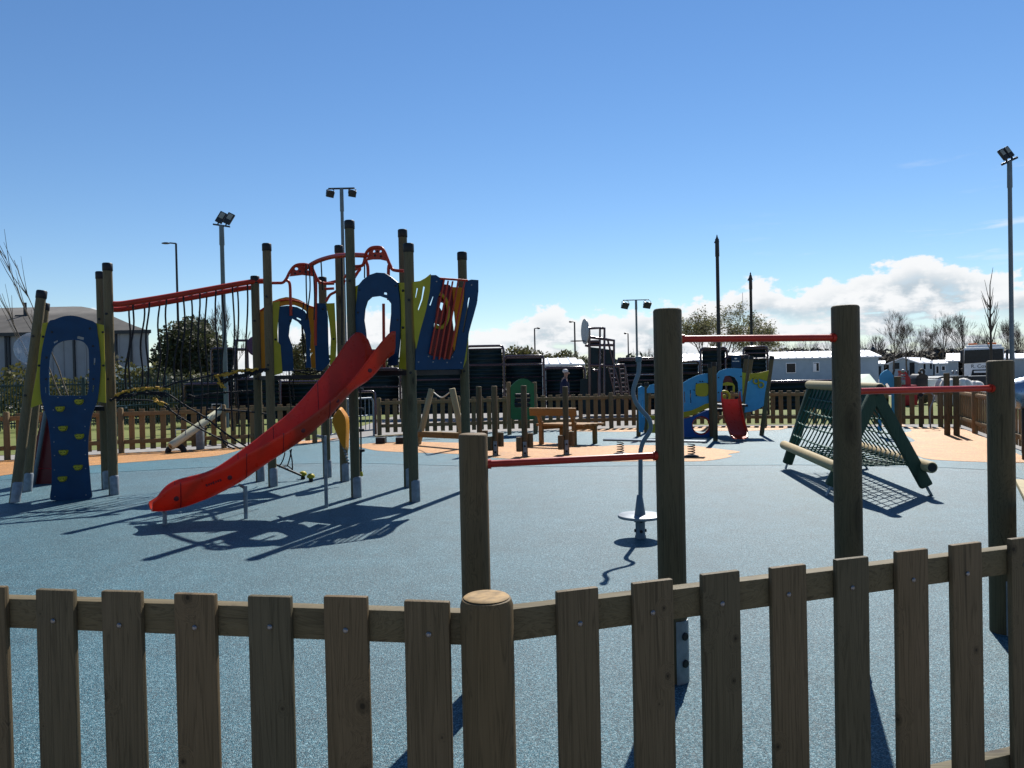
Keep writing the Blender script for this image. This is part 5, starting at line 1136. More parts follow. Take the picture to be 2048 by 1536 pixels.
def bare_tree(px, ybase_px, ytop, y, label, seed, group=None, depth=5, spread=0.5, trunk=0.22, leaves=None, r=0.16, kids=(2, 3), rmin=None):
    rnd = random.Random(seed); t0 = P(px, ytop, y); H = t0.z; t = thing('bare_tree' if not leaves else 'spring_tree', label, 'tree', (t0.x, t0.y, 0), group)
    b = V((t0.x, t0.y, 0)); mb = MB(); mb.tube([b, b + V((rnd.uniform(-.1, .1), 0, H * trunk * 0.5)), b + V((rnd.uniform(-.15, .15), 0, H * trunk))], [r * 1.25, r, r * 0.85], 8); mb.build('trunk', 'bark', t, 60)
    mb = MB(); tips = []; L = H * (1 - trunk) * 0.36
    limbs(mb, b + V((0, 0, H * trunk * 0.98)), (0, 0, 1), L, r * 0.85, depth, rnd, spread, 0.35, kids, tips)
    mb2 = MB(); zmax = max(v.z for v in mb.v); k_ = (H - H * trunk) / (zmax - H * trunk)
    fit = lambda v: V((b.x + (v.x - b.x) * min(1, k_ * 1.05), b.y + (v.y - b.y) * min(1, k_ * 1.05), v.z if v.z < H * trunk else H * trunk + (v.z - H * trunk) * k_))
    mb.v = [fit(v) for v in mb.v]
    mb.build('crown', 'twig', t, 60)
    if leaves:
        for tp in tips:
            tp = fit(tp)
            for _ in range(leaves[0]): 
                q = tp + V((rnd.gauss(0, 1), rnd.gauss(0, 1), rnd.gauss(0, 1))) * leaves[1]; a = V((rnd.uniform(-1, 1), rnd.uniform(-1, 1), rnd.uniform(-1, 1))).normalized(); bb = a.orthogonal() * 0.5; s = leaves[2] * rnd.uniform(0.6, 1.3)
                mb2.add([q - a * s, q + bb * s, q + a * s, q - bb * s], [(0, 1, 2, 3)])
        mb2.build('foliage', leaves[3], t)
    return t
rnd = random.Random(5)
def hedge(name, label, blobs, n, size, mat, kind='thing', hollow=0.3):
    c = V(blobs[0][0]); t = thing(name, label, 'hedge' if name == 'hedge' else 'bush', (c.x, c.y, 0)); mb = MB(); leaf_cloud(mb, blobs, n, size, rnd, hollow); mb.build('foliage', mat, t)
    mb = MB()
    for c, r in blobs[::2]:
        for _ in range(3): p = V((c[0] + rnd.uniform(-.5, .5) * r[0], c[1], 0)); limbs(mb, p, (rnd.uniform(-.4, .4), 0, 1), c[2] * 0.6, 0.035, 2, rnd, 0.6)
    mb.build('stems', 'bark', t, 60); return t
hb = []
for i in range(26):
    f = i / 25; x = -27 + f * 14.5; y = 27.0 + f * 4.2; top = 2.05 + rnd.uniform(-0.2, 0.3) + 0.25 * math.sin(i); hb.append(((x, y, top * 0.5), (0.85, 0.7, top * 0.55)))
hedge('hedge', 'olive green overgrown hedge behind the dark steel bar fence on the left', hb, 12000, 0.085, 'leaf')
hedge('bush', 'dark rounded bush by the right end of the hedge behind the ropes', [((-13.6, 30.0, 0.9), (1.3, 0.9, 1.2)), ((-12.4, 30.4, 0.8), (1.2, 0.9, 1.0)), ((-11.2, 30.8, 0.7), (1.3, 0.9, 0.9))], 3500, 0.08, 'leafdark')
# round thick tree behind the hanging ropes
c0 = P(378, 700, 33); t = thing('round_tree', 'thick rounded tree with dark olive leaves behind the hanging ropes', 'tree', (c0.x, c0.y, 0)); mb = MB()
limbs(mb, (c0.x, c0.y, 0), (0, 0, 1), 1.3, 0.17, 4, rnd, 0.7, 0.1); mb.build('trunk', 'bark', t, 60); mb = MB(); bl = []
for px, py, rr in ((350, 715, .95), (345, 690, .75), (362, 675, .8), (380, 664, .85), (398, 672, .8), (412, 690, .8), (420, 712, .75), (390, 700, 1.0), (370, 725, 1.0), (405, 730, 1.0), (340, 735, .9), (430, 735, .7), (376, 690, .9), (372, 656, .4), (392, 655, .45)): p = P(px, py, 33); bl.append(((p.x, p.y + rnd.uniform(-.5, .5), p.z), (rr, rr, rr * 0.85)))
leaf_cloud(mb, bl, 13000, 0.075, rnd, 0.25); mb.build('crown', 'leafdark', t)
bare_tree(458, 0, 606, 42, 'tall bare tree just right of the two-headed mast', 3, None, 5, 0.32, 0.1, None, 0.09)
# leaning bare saplings at the left edge
for i, (bx, tx, ty_, yy, lab) in enumerate(((150, 8, 510, 13.6, 'thin leaning bare sapling reaching highest at the left edge'), (165, 27, 520, 13.9, 'thin leaning bare sapling second highest at the left edge'), (125, -12, 566, 13.4, 'thin leaning bare sapling touching the left edge of the view'))):
    rs_ = random.Random(40 + i); yy += 10.5; a = P(bx, 800, yy); e = P(tx, ty_, yy); a.z = 0; st = thing('sapling', lab, 'tree', a, 'bare saplings at the left edge'); mb = MB(); pts = [a.lerp(e, q / 8) + V((rs_.uniform(-.04, .04), 0, 0)) for q in range(9)]; mb.tube(pts, [0.022 * (1 - q / 9) + 0.005 for q in range(9)], 6); mb.build('trunk', 'twig', st, 60); mb = MB()
    for q in range(14):
        j = rs_.randint(3, 7); p = pts[j].lerp(pts[j + 1], rs_.random()); dd = (e - a).normalized() + V((rs_.uniform(-.35, .35), rs_.uniform(-.3, .3), 0.15)); L = rs_.uniform(.4, 1.1); mb.tube([p, p + dd * L * 0.5, p + dd * L + V((0, 0, .1))], [0.012, 0.009, 0.005], 4)
    mb.build('crown', 'twig', st, 60)
# the broad tree behind the toddler unit, in young leaf
bt = [(1402, 622, 9), (1420, 618, 12), (1444, 603, 5), (1470, 612, 8), (1496, 625, 6)]
for i, (px, ytop, sd_) in enumerate(((1398, 622, 21), (1448, 606, 5), (1500, 622, 33))):
    bare_tree(px, 0, ytop, 62 + i, ('left part of the broad young-leaved tree group behind the toddler unit', 'tallest of the young-leaved trees behind the toddler unit, beside the taller camera mast', 'rightmost of the young-leaved trees behind the toddler unit')[i], sd_, 'young-leaved trees behind the toddler unit', 5, 0.75, 0.16, (4, 0.20, 0.085, 'leafspring'), 0.15)
# bushes behind the court
for i, (px, py, n_) in enumerate(((1030, 692, 3), (1085, 702, 3), (1130, 704, 2), (985, 705, 2))):
    p = P(px, py, 58); bl = [((p.x + rnd.uniform(-1, 1) * 1.2, p.y + rnd.uniform(-.6, .6), p.z * rnd.uniform(.35, .95) - 0.3), (1.2, .8, .9)) for _ in range(10)] + [((p.x, p.y, p.z - 0.8), (0.9, .8, .9))]
    hedge('bush', ('olive bush with spiky top behind the court, above the green play panel', 'olive bush behind the court left of the white striped roof', 'olive bush rising over the white striped roof', 'low olive bush behind the tallest court panel')[i], bl, 2600, 0.15, 'leaf', hollow=0.1)
# bare trees on the right
BT = [(1785, 617, 80, 1, 'bare tree standing alone above the right end of the grey caravan'), (1812, 642, 84, 2, 'smaller bare tree close to the right of the lone one over the caravans'), (1840, 646, 90, 13, 'faint slender bare tree in the middle of the caravans'), (1885, 618, 78, 4, 'bare tree with two close stems left of the truck'), (1925, 622, 80, 15, 'bare tree whose stem meets the truck mirror'),
      (1862, 660, 95, 6, 'low bare tree behind the two-stemmed one'), (2012, 635, 82, 7, 'bare tree behind the mast at the right edge'), (2042, 640, 85, 8, 'bare tree at the extreme right edge'), (1760, 668, 95, 9, 'low bare tree next to the tall right bar post'), (1950, 655, 92, 10, 'bare tree behind the left half of the truck roof')]
for px, yt, y, sd_, lab in BT: bare_tree(px, 0, yt, y, lab, sd_, 'bare trees above the caravans', 5, 0.42, 0.16, None, 0.12)
tt_ = P(1981, 528, 34); b = V((tt_.x, tt_.y, 0)); st = thing('sapling', 'tall whippy bare sapling in front of the truck windscreen', 'tree', b); mb = MB(); rs_ = random.Random(4)
mb.tube([b, P(1982, 690, 34), P(1980, 620, 34), P(1980, 570, 34), P(1986, 535, 34)], [0.07, 0.05, 0.034, 0.02, 0.008], 8); mb.build('trunk', 'bark', st, 60); mb = MB()
for i in range(26):
    y_ = rs_.uniform(600, 700); p = P(1981, y_, 34); dx = rs_.uniform(-22, 22); e = P(1981 + dx, y_ - rs_.uniform(20, 55) , 34); mb.tube([p, p.lerp(e, .5) + V((0, 0, -.1)), e], [0.025, 0.016, 0.007], 4)
mb.tube([P(1984, 660, 34), P(1992, 630, 34), P(1996, 603, 34)], [0.03, 0.02, 0.008], 5); mb.tube([P(1980, 660, 34), P(1976, 630, 34), P(1975, 598, 34)], [0.03, 0.02, 0.008], 5); mb.build('crown', 'twig', st, 60)
# distant line of scrub behind the caravans, one mass
mb = MB(); bl = []
for i in range(70):
    px = 1540 + i * 8.2; p = P(px, 705 + rnd.uniform(-6, 5), 100); bl.append(((p.x, p.y + rnd.uniform(-3, 3), p.z * 0.45), (2.2, 1.5, p.z * 0.6)))
leaf_cloud(mb, bl, 42000, 0.34, rnd, 0.0)
for i in range(120): px = 1545 + i * 4.6; p = P(px, 700, 101); limbs(mb, (p.x, p.y, 0.5), (rnd.uniform(-.2, .2), 0, 1), rnd.uniform(1.4, 2.2), 0.07, 3, rnd, 0.4)
M['scrub'] = leafmat('brown_scrub', (0.035, 0.030, 0.02), (0.075, 0.062, 0.04), 0.15); tag(mb.build('scrub', 'scrub'), 'brown bare scrub along the horizon behind the caravans', 'scrub', None, 'stuff')
mb = MB(); bl = []
for i in range(34):
    px = 620 + i * 21; p = P(px, 716 + rnd.uniform(-7, 5), 110); bl.append(((p.x, p.y + rnd.uniform(-2, 2), p.z * 0.45), (2.6, 1.5, p.z * 0.6)))
leaf_cloud(mb, bl, 7000, 0.38, rnd, 0.0)
for i in range(26): px = 1275 + i * 3.6; p = P(px, 700, 108); limbs(mb, (p.x, p.y, 0.5), (rnd.uniform(-.2, .2), 0, 1), 1.7, 0.07, 3, rnd, 0.35)
tag(mb.build('scrub', 'leafdark'), 'dark line of far shrubs behind the ball court', 'scrub', None, 'stuff')
p = P(603, 720, 45); bl = [((p.x + rnd.uniform(-.6, .6), p.y, p.z + q * 0.35 - 1.3), (.9 - q * .07, .7, .5)) for q in range(8)]; hedge('bush', 'pale olive bush seen through the middle arch of the tower', bl, 2600, 0.1, 'leaf', hollow=0.1)

# ------------------------------------------------------------------ warehouse
wy = 62.0; e0, e1 = P(-420, 640, wy), P(297, 668, wy); ez = (P(60, 657, wy).z + P(297, 669, wy).z) / 2; rz = P(0, 616, wy + 12).z
wh = thing('warehouse', 'large grey warehouse with a long hipped roof at the left edge', 'building', ((e0.x + e1.x) / 2, wy, 0))
x0, x1 = e0.x - 25, e1.x; xb = x1 * (wy + 26) / wy - 1.2; mb = MB(); mb.add([(x0, wy, 0), (x1, wy, 0), (x1, wy, ez), (x0, wy, ez), (x0, wy + 26, 0), (xb, wy + 26, 0), (xb, wy + 26, ez), (x0, wy + 26, ez)], [(0, 1, 2, 3), (1, 5, 6, 2), (5, 4, 7, 6), (4, 0, 3, 7)]); mb.build('wall', 'wall_grey', wh)
rx = P(128, 622, wy + 13).x; mb = MB(); rows = []
for q in range(9):
    f = q / 8; z = ez - 0.12 + (rz - ez + 0.12) * math.sin(f * math.pi / 2) ; yy = wy - 0.35 + 13.35 * f; xr = x1 + 0.35 + (rx - x1 - 0.35) * (f ** 0.9) * 0.98; rows.append([V((x0, yy, z)), V((xr, yy, z)), V((min(xr, xb + 0.35 + (rx - xb - 0.35) * (f ** 0.9) * 0.98), wy + 26.35 - 13.35 * f, z)), V((x0, wy + 26.35 - 13.35 * f, z))])
vs = [p for r in rows for p in r]; mb.add(vs, [(i * 4 + j, i * 4 + (j + 1) % 4, (i + 1) * 4 + (j + 1) % 4, (i + 1) * 4 + j) for i in range(8) for j in range(4)] + [(32, 33, 34, 35), (3, 2, 1, 0)]); mb.build('roof', 'roof_grey', wh, 40)
mb = MB(); mb.beam((x0, wy - 0.38, ez - 0.12), (x1 + 0.38, wy - 0.38, ez - 0.12), 0.1, 0.28); mb.build('gutter', 'lamp', wh)
for px in (12, 18, 148, 232, 262): p = P(px, 700, wy - 0.08); mb = MB(); mb.box((p.x, wy - 0.08, ez / 2), (0.16, 0.14, ez - 0.3), None, 0.01); mb.build('downpipe', 'lamp', wh, 40)
mb = MB()
for q in range(60): mb.box((x0 + (x1 - x0) * q / 60 + 0.3, wy - 0.03, ez / 2), (0.07, 0.06, ez - 0.2))
mb.box(((x0 + x1) / 2, wy - 0.05, 1.9), (x1 - x0, 0.09, 0.12)); mb.build('cladding_ribs', 'wall_grey', wh)
p = P(46, 633, wy + 5); mb = MB(); mb.box(p, (1.1, 0.5, 0.25), None, 0.02); mb.cyl(p + V((0.2, 0, 0)), p + V((0.2, 0, 1.2)), 0.14, n=8); mb.build('vent', 'lamp', wh, 40)

# ------------------------------------------------------------------ caravans
def caravan(px0, px1, yev, yrg, y, label, wins, gable=None, dep=3.6, twin=False):
    a, b = P(px0, yev, y), P(px1, yev, y); ze = (a.z + b.z) / 2; zr = P((px0 + px1) / 2, yrg, y + dep / 2).z; c = (a.x + b.x) / 2; w_ = b.x - a.x; y0 = y
    if px0 > 1750 and not gable: k_ = math.cos(math.atan2(c, y)); w_ *= k_; a.x = c - w_ / 2; b.x = c + w_ / 2
    t = thing('static_caravan', label, 'caravan', (c, y + dep / 2, 0), 'static caravans beyond the playground')
    if gable:                                                            # the gable end faces the camera
        mb = MB(); mb.slab([(a.x, 0.35), (b.x, 0.35), (b.x, ze), (c, zr), (a.x, ze)], [], lambda u, v, o: V((u, y0 - o, v)), dep); mb.build('wall', 'caravan', t)
        mb = MB(); mb.slab([(a.x - .15, ze - .06), (c, zr + 0.02), (b.x + .15, ze - .06), (b.x + .15, ze + 0.02), (c, zr + .1), (a.x - .15, ze + .02)], [], lambda u, v, o: V((u, y0 - .15 - o, v)), dep + .3); mb.build('roof', 'roof_white', t)
    else:
        mb = MB(); mb.box((c, y + dep / 2, (ze + .35) / 2), (w_, dep, ze - .35), None, 0.02); mb.build('wall', 'caravan', t)
        mb = MB(); mb.add([(a.x - .15, y - .2, ze - .02), (b.x + .15, y - .2, ze - .02), (b.x + .15, y + dep / 2, zr), (a.x - .15, y + dep / 2, zr), (b.x + .15, y + dep + .2, ze - .02), (a.x - .15, y + dep + .2, ze - .02),
                           (a.x - .15, y - .2, ze + .06), (b.x + .15, y - .2, ze + .06), (b.x + .15, y + dep / 2, zr + .08), (a.x - .15, y + dep / 2, zr + .08), (b.x + .15, y + dep + .2, ze + .06), (a.x - .15, y + dep + .2, ze + .06)],
                          [(6, 7, 8, 9), (9, 8, 10, 11), (0, 3, 2, 1), (3, 5, 4, 2), (0, 1, 7, 6), (5, 11, 10, 4), (0, 6, 9, 3), (3, 9, 11, 5), (1, 2, 8, 7), (2, 4, 10, 8)])
        n_ = int(w_ / 0.55)
        for q in range(n_):
            x = a.x + w_ * (q + .5) / n_; mb.add([(x - .06, y - .2, ze + .066), (x + .06, y - .2, ze + .066), (x + .06, y + dep / 2, zr + .086), (x - .06, y + dep / 2, zr + .086), (x, y - .2, ze + .12), (x, y + dep / 2, zr + .14)], [(0, 4, 5, 3), (4, 1, 2, 5), (0, 1, 4), (3, 5, 2)])
        mb.build('roof', 'roof_white', t)
    for (u0, u1, v0, v1, door) in wins:
        p, q = P(u0, v1, y), P(u1, v0, y); p.z = max(p.z, .4); mb = MB(); mb.box(((p.x + q.x) / 2, y - .02, (p.z + q.z) / 2), (q.x - p.x + .1, .06, q.z - p.z + .1), None, .01); o = mb.build('door' if door else 'window', 'lamp' if door else 'white', t, 40)
        mb = MB(); mb.box(((p.x + q.x) / 2, y - .045, (p.z + q.z) / 2), (q.x - p.x, .02, q.z - p.z)); mb.build('pane', 'glass_dark', o)
    if px0 > 1750 and not gable: t.rotation_euler.z = -math.atan2(c, y)
    return t
lc = caravan(1362, 1757, 718, 706, 55, 'long grey caravan with a ribbed white roof behind the tall bar posts', [(1573, 1590, 727, 745, 0), (1627, 1637, 726, 742, 0)])
p, q = P(1628, 742, 54.9), P(1633, 727, 54.9); mb = MB(); mb.box(((p.x + q.x) / 2, 54.93, (p.z + q.z) / 2), (q.x - p.x, .02, q.z - p.z)); mb.build('blind', 'white', lc)
caravan(1757, 1786, 728, 723, 72, 'small pale caravan end right of the long grey caravan', [(1765, 1770, 735, 748, 0), (1775, 1779, 733, 752, 1)])
def turned_caravan():
    C, D = P(1836, 727, 86.0), P(1890, 727, 100.0); ze = P(1836, 727, 86.0).z; d = V((D.x - C.x, D.y - C.y, 0)); L = d.length; d.normalize(); g = V((-d.y, d.x, 0)); Wd = 3.0; zr = ze + 0.62; c0 = V((C.x, C.y, 0))
    t = thing('static_caravan', 'grey caravan turned with its gable end to the viewer behind the blue pointed panel', 'caravan', c0 + d * L / 2 + g * Wd / 2, 'static caravans beyond the playground')
    at = lambda u, v, z: c0 + g * u + d * v + V((0, 0, z))
    mb = MB(); pr = [(0, .3), (Wd, .3), (Wd, ze), (Wd / 2, zr), (0, ze)]; mb.add([at(u, 0, z) for u, z in pr] + [at(u, L, z) for u, z in pr], [(0, 1, 2, 3, 4), (9, 8, 7, 6, 5)] + [(i, (i + 1) % 5, 5 + (i + 1) % 5, 5 + i) for i in range(5)]); mb.build('wall', 'caravan', t)
    mb = MB(); pr = [(-.2, ze - .04), (Wd / 2, zr + .03), (Wd + .2, ze - .04), (Wd + .2, ze + .08), (Wd / 2, zr + .14), (-.2, ze + .08)]; mb.add([at(u, -.2, z) for u, z in pr] + [at(u, L + .2, z) for u, z in pr], [(0, 1, 4, 5), (1, 2, 3, 4), (11, 10, 7, 6), (10, 9, 8, 7)] + [(i, (i + 1) % 6, 6 + (i + 1) % 6, 6 + i) for i in range(6)]); mb.build('roof', 'roof_white', t)
    for u0, u1, z0, z1, nm in ((.35, .85, 1.0, 1.9, 'door'), (1.9, 2.5, 1.2, 1.9, 'window')):
        mb = MB(); mb.add([at(u, -o, z) for o in (.0, .04) for u, z in ((u0, z0 if nm == 'window' else .35), (u1, z0 if nm == 'window' else .35), (u1, z1), (u0, z1))], [(4, 5, 6, 7), (0, 4, 7, 3), (1, 2, 6, 5), (3, 7, 6, 2), (0, 1, 5, 4)]); mb.build(nm, 'glass_dark', t)
    for v0, v1, nm in ((3.2, 4.2, 'window'), (7.2, 8.2, 'window'), (9.3, 10.2, 'door'), (12.4, 13.4, 'window')):
        mb = MB(); mb.add([at(-o, v, z) for o in (.0, .04) for v, z in ((v0, 1.1 if nm == 'window' else .35), (v1, 1.1 if nm == 'window' else .35), (v1, 1.85), (v0, 1.85))], [(4, 5, 6, 7), (0, 4, 7, 3), (1, 2, 6, 5), (3, 7, 6, 2), (0, 1, 5, 4)]); mb.build(nm, 'glass_dark', t)
turned_caravan()
caravan(1891, 1921, 727, 721, 72, 'caravan with bluish windows just left of the truck', [(1896, 1900, 732, 746, 0), (1906, 1911, 732, 740, 0)])
caravan(1088, 1152, 730, 719, 40, 'white rib-roofed cabin above the standing person', [(1100, 1110, 734, 744, 0)])
caravan(1148, 1164, 730, 722, 41.5, 'small white rib-roofed cabin just left of the basketball goal', [])
caravan(1284, 1352, 724, 717, 56, 'white rib-roofed caravan behind the spinner pole', [])
caravan(2030, 2110, 717, 708, 60, 'dark sided caravan cut by the right edge', [(2036, 2046, 722, 735, 0)])
caravan(1922, 1942, 722, 708, 62, 'tall pale cabin partly behind the truck cab', [])

# ------------------------------------------------------------------ truck, van and other things beyond the fence
ty = 53.0; a, b = P(1945, 700, ty), P(2026, 700, ty); cx = (a.x + b.x) / 2; TA = math.atan2(cx, ty); W_ = (b.x - a.x) * math.cos(TA); zt = P(1985, 694, ty).z
tr = thing('truck', 'white tipper truck facing the viewer with orange beacons on its cab', 'truck', (cx, ty + 1, 0))
def X(px): return cx + (P(px, 700, ty).x - cx) * math.cos(TA)
def Z(py): return P(1985, py, ty).z
mb = MB(); mb.box((cx, ty + 1.0, (zt + .7) / 2), (W_, 2.0, zt - .7), None, .06); cab = mb.build('cab', 'white', tr, 40)
mb = MB(); mb.slab([(X(1945), Z(726)), (X(2025), Z(723)), (X(2024), Z(698)), (X(1947), Z(699))], [], lambda u, v, o: V((u, ty - .02 - o * 0, v)) + V((0, -o - .03, 0)), .02); mb.build('windscreen', 'glass_dark', cab)
mb = MB(); mb.slab([(X(1958), Z(756)), (X(1962), Z(739)), (X(2008), Z(738)), (X(2012), Z(755)), (X(2010), Z(766)), (X(1960), Z(767))], [], lambda u, v, o: V((u, ty - .03 - o, v)), .02); gr = mb.build('grille', 'glass_dark', cab)
mb = MB(); mb.box(((X(1962) + X(2008)) / 2, ty - .06, (Z(745) + Z(741)) / 2), (X(2004) - X(1964), .04, .14), None, .01); mb.build('grille_bar', 'white', gr)
for px in (1951, 2020): mb = MB(); mb.box((X(px), ty - .04, Z(760)), (.28, .08, .3), None, .03); mb.build('headlight', 'lampface', cab, 40)
mb = MB(); mb.box((cx, ty - .1, Z(770)), (W_ * 1.0, .2, .3), None, .03); mb.build('bumper', 'white', tr, 40)
mb = MB(); mb.box((cx, ty + .8, zt + .09), (W_ * .9, 1.2, .18), None, .05); mb.build('roof_visor', 'white', cab, 40)
for px in (1963, 2002): mb = MB(); mb.box((X(px), ty + .5, zt + .24), (.55, .25, .14), None, .04); mb.build('beacon', 'beacon', cab, 40)
mb = MB(); mb.box((X(1983), ty + .5, zt + .22), (.55, .2, .1), None, .03); mb.build('light_bar', 'black', cab, 40)
for s, px in ((-1, 1940), (1, 2032)): mb = MB(); mb.box((X(px), ty - .1, Z(712)), (.16, .2, .85), None, .03); mb.tube([V((X(px), ty - .05, Z(699))), V((X(px) - s * .25, ty + .2, Z(696)))], .025, 6); mb.build('mirror', 'lamp', cab, 40)
for s in (-1, 1):
    mb = MB(); c = V((cx + s * W_ * .42, ty + .9, .5)); mb.lathe([(.3, -.14), (.5, -.14), (.52, -.1), (.52, .1), (.5, .14), (.0005, .14)], c, 24, (s, 0, 0)); wv = mb.build('wheel', 'tyre', tr, 40); mb = MB(); mb.lathe([(.28, .142), (.26, .16), (.0005, .165)], c, 16, (s, 0, 0)); mb.build('rim', 'galv', wv, 40)
mb = MB(); mb.box((cx, ty + 4.6, zt * .62), (W_ * 1.0, 4.6, zt * .62), None, .04); mb.build('tipper_body', 'roof_grey', tr, 40)
fc = bpy.data.curves.new('lettering', 'FONT'); fc.body = 'R. Cox'; fc.size = .34; fc.extrude = .005; fo = bpy.data.objects.new('lettering', fc); COL.objects.link(fo); fc.materials.append(M['lamp'])
fo.parent = cab; fo.location = V((X(1959), ty - .012, Z(735))) - wl(cab); fo.rotation_euler = (R(90), 0, 0)
dg = bpy.context.evaluated_depsgraph_get(); tm = bpy.data.meshes.new_from_object(fo.evaluated_get(dg)); to = bpy.data.objects.new('lettering', tm); COL.objects.link(to); to.parent = cab; to.location = fo.location; to.rotation_euler = (R(90), 0, 0)
bpy.data.objects.remove(fo)
tr.rotation_euler.z = -TA

def lowvan(c, ang, label, mat, L=4.2, Wd=1.8, H=1.75, group=None):
    t = thing('parked_van', label, 'van', c, group); rot = Matrix.Rotation(ang, 3, 'Z'); c = V(c)
    pr = [(-L / 2, .35), (-L / 2, H * .95), (-L / 2 + .25, H), (L * .18, H), (L * .34, H * .58), (L / 2 - .1, H * .5), (L / 2, H * .38), (L / 2, .35)]
    mb = MB(); mb.slab(pr, [], lambda u, v, o: c + rot @ V((u, -Wd / 2 - o, v)), Wd); mb.build('body', mat, t, 30)
    for s in (-1, 1):
        mb = MB(); mb.slab([(L * .02, H * .6), (L * .02, H * .9), (L * .16, H * .9), (L * .29, H * .6)], [], lambda u, v, o: c + rot @ V((u, s * (Wd / 2 + .004) - o * .2, v)), .02); mb.build('side_window', 'glass_dark', t)
        for x in (-L * .3, L * .3): mb = MB(); mb.lathe([(.2, -.1), (.32, -.1), (.32, .1), (.2, .1), (.0005, .08)], c + rot @ V((x, s * (Wd / 2 - .08), .32)), 18, rot @ V((0, s, 0))); mb.build('wheel', 'tyre', t, 40)
    return t
p = P(283, 720, 36); lowvan((p.x, 36, 0), 0.2, 'pale parked van half hidden by the hedge below the warehouse corner', 'white', 4.0, 1.8, 2.25)
# green sloping lid
p0, p1 = P(1700, 769, 23.5), P(1757, 770, 23.5); lt_ = P(1742, 748, 24.6)
lb = thing('storage_box', 'box with a pale green sloping lid behind the net climber', 'storage box', ((p0.x + p1.x) / 2, 24, 0)); mb = MB(); mb.box(((p0.x + p1.x) / 2, 24.1, p0.z / 2), (p1.x - p0.x, 1.2, p0.z - .02), None, .02); mb.build('body', 'palisade', lb, 40)
mb = MB(); mb.add([p0, p1, V((lt_.x, 24.7, lt_.z)), V((P(1700, 748, 24.6).x, 24.7, lt_.z)), p0 - V((0, 0, .05)), p1 - V((0, 0, .05)), V((lt_.x, 24.7, lt_.z - .05)), V((P(1700, 748, 24.6).x, 24.7, lt_.z - .05))], [(0, 1, 2, 3), (7, 6, 5, 4), (0, 4, 5, 1), (1, 5, 6, 2), (2, 6, 7, 3), (3, 7, 4, 0)]); mb.build('lid', 'palegreen', lb)
# red machine
y_ = 30.0; c = P(1813, 760, y_); rm = thing('machine', 'small dark red machine beyond the far fence between blue panel and black machine', 'machine', (c.x, y_, 0)); mb = MB()
mb.slab([P(x, y, y_).xz for x, y in ((1806, 775), (1807, 756), (1810, 748), (1808, 741), (1812, 743), (1816, 750), (1821, 757), (1822, 775))], [], lambda u, v, o: V((u, y_ - o, v)), .5); mb.box((c.x + .05, y_ + .25, c.z / 2 - .1), (.7, .6, c.z - .2), None, .04); mb.build('body', 'red_paint', rm, 40)
mb = MB(); mb.ball(P(1806, 742, y_), (.07, .1, .07), 10, 8); mb.beam(P(1803, 751, y_), P(1810, 750, y_), .06, .05); mb.beam(P(1803, 755, y_), P(1810, 756, y_), .06, .05); mb.box(P(1805, 764, y_), (.14, .2, .2), None, .02); mb.build('fittings', 'galv', rm, 40)
# black vehicle seen from behind
y_ = 31.0; c = P(1844, 760, y_); bv = thing('machine', 'black boxy machine with a round fitting on top beyond the far fence', 'machine', (c.x, y_, 0)); mb = MB(); mb.box((c.x, y_ + .4, P(1844, 757, y_).z / 2 + .1), (.50, .8, P(1844, 757, y_).z - .2), None, .04); mb.slab([P(x, y, y_).xz for x, y in ((1832, 757), (1834, 752), (1840, 748), (1850, 748), (1856, 752), (1857, 757))], [], lambda u, v, o: V((u, y_ - o, v)), .6); mb.build('body', 'black', bv, 40)
mb = MB(); mb.tube([P(1845, 744, y_) + V((.09 * math.cos(R(q)), .05, .09 * math.sin(R(q)))) for q in range(0, 361, 20)], .05, 8); mb.ball(P(1839, 745, y_), .07, 8, 6); mb.build('fitting', 'tyre', bv, 60)
for s in (-.2, .2): mb = MB(); mb.lathe([(.12, -.08), (.22, -.08), (.22, .08), (.0005, .08)], (c.x + s, y_ + .3, .22), 16, (1, 0, 0)); mb.build('wheel', 'tyre', bv, 40)
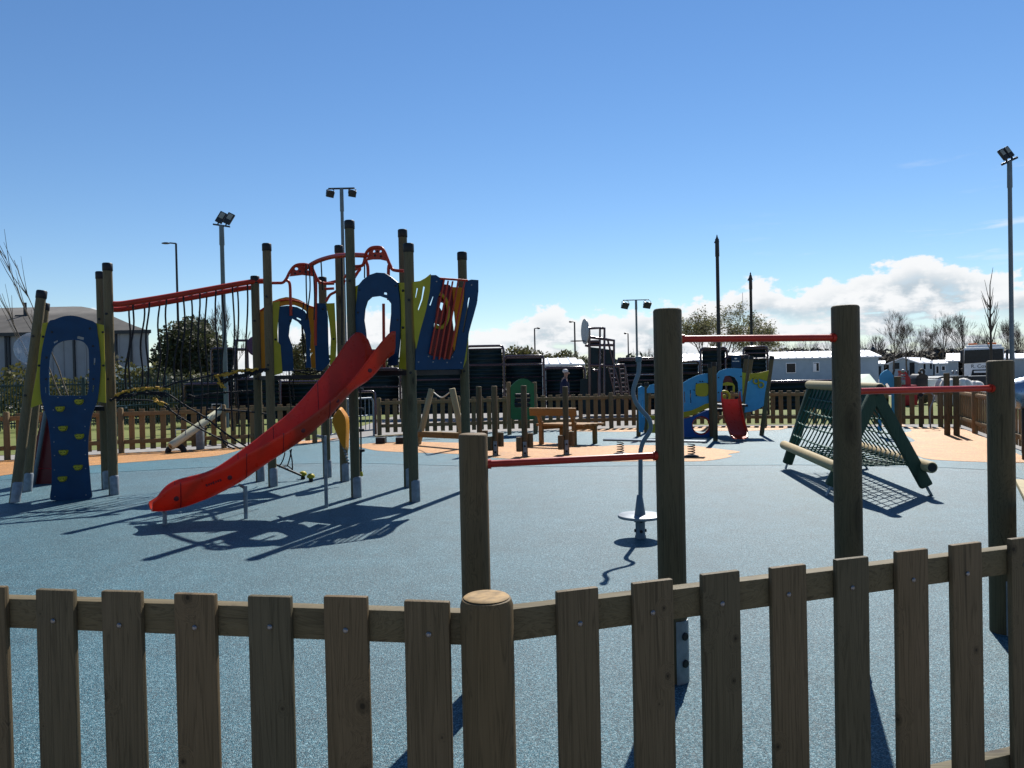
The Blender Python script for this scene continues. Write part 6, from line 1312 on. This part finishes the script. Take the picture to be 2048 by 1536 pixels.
# pale rubble heaps and cars by the truck
for i, (px, py, w_, lab) in enumerate(((1868, 760, .5, 'white boxy crate right of the black machine beyond the fence'), )):
    p = P(px, py, 33); bx = thing('crate', lab, 'crate', (p.x, 33, 0)); mb = MB(); mb.box((p.x, 33.3, p.z / 2), (.42, .6, p.z), None, .02); mb.build('body', 'white', bx, 40); mb = MB(); mb.box((p.x, 33.3, p.z + .02), (.46, .64, .04), None, .01); mb.build('lid', 'roof_white', bx, 40)
def heap(px0, px1, py, y, seed, label):
    rs_ = random.Random(seed); a, b = P(px0, py, y), P(px1, py, y); mb = MB(); t = thing('rubble_sack', label, 'sack', ((a.x + b.x) / 2, y, 0), 'pale sacks beyond the corner of the fence')
    for q in range(7): f = rs_.random(); c = a.lerp(b, f); mb.ball((c.x, y + rs_.uniform(-.2, .3), c.z * .5 - .05 * abs(f - .5)), (.26, .25, c.z * .52), 12, 10)
    mb.v = [v + V((rs_.uniform(-.03, .03), rs_.uniform(-.03, .03), rs_.uniform(-.03, .03))) for v in mb.v]; mb.build('sack', 'stone', t, 60)
heap(1886, 1902, 757, 30, 1, 'pale lumpy sack left of the hooped posts beyond the fence'); heap(1918, 1936, 757, 30, 2, 'pale lumpy sack right of the hooped posts beyond the fence'); heap(1942, 1956, 762, 31, 3, 'pale lumpy sack below the truck cab')
for px, yv, sd_, lab in ((1893, 36, .3, 'dark parked car with bright roof edge left of the hooped posts'), (1938, 37, 2.9, 'dark parked car in front of the truck')): p = P(px, 755, yv); lowvan((p.x, yv, 0), sd_, lab, 'lamp', 2.6, 1.5, P(px, 752, yv).z, 'dark cars beyond the corner')
# ribbed drum at the right edge
c = P(2058, 778, 12.3); dr_ = thing('drum', 'blue-grey ribbed steel drum behind the fence at the right edge', 'drum', (c.x, c.y, 0)); mb = MB(); M['drum'] = paint('drum_steel', (.25, .32, .42), .3, metal=.6)
mb.lathe([(.20, -.35), (.24, -.3)] + [(.24 + .012 * (q % 2), -.28 + q * .04) for q in range(15)] + [(.24, .32), (.2, .36), (.0005, .36)], (c.x + .1, c.y, 1.12), 28, (.9, -.3, .25)); mb.build('shell', 'drum', dr_, 40)
for s in (-.18, .22): mb = MB(); mb.beam((c.x + s + .1, c.y, 0), (c.x + s + .1, c.y, 1.05), .06, .06); mb.build('leg', 'black', dr_, 40)
for o in list(COL.objects):
    if o.type == 'EMPTY' and not o.children: bpy.data.objects.remove(o)
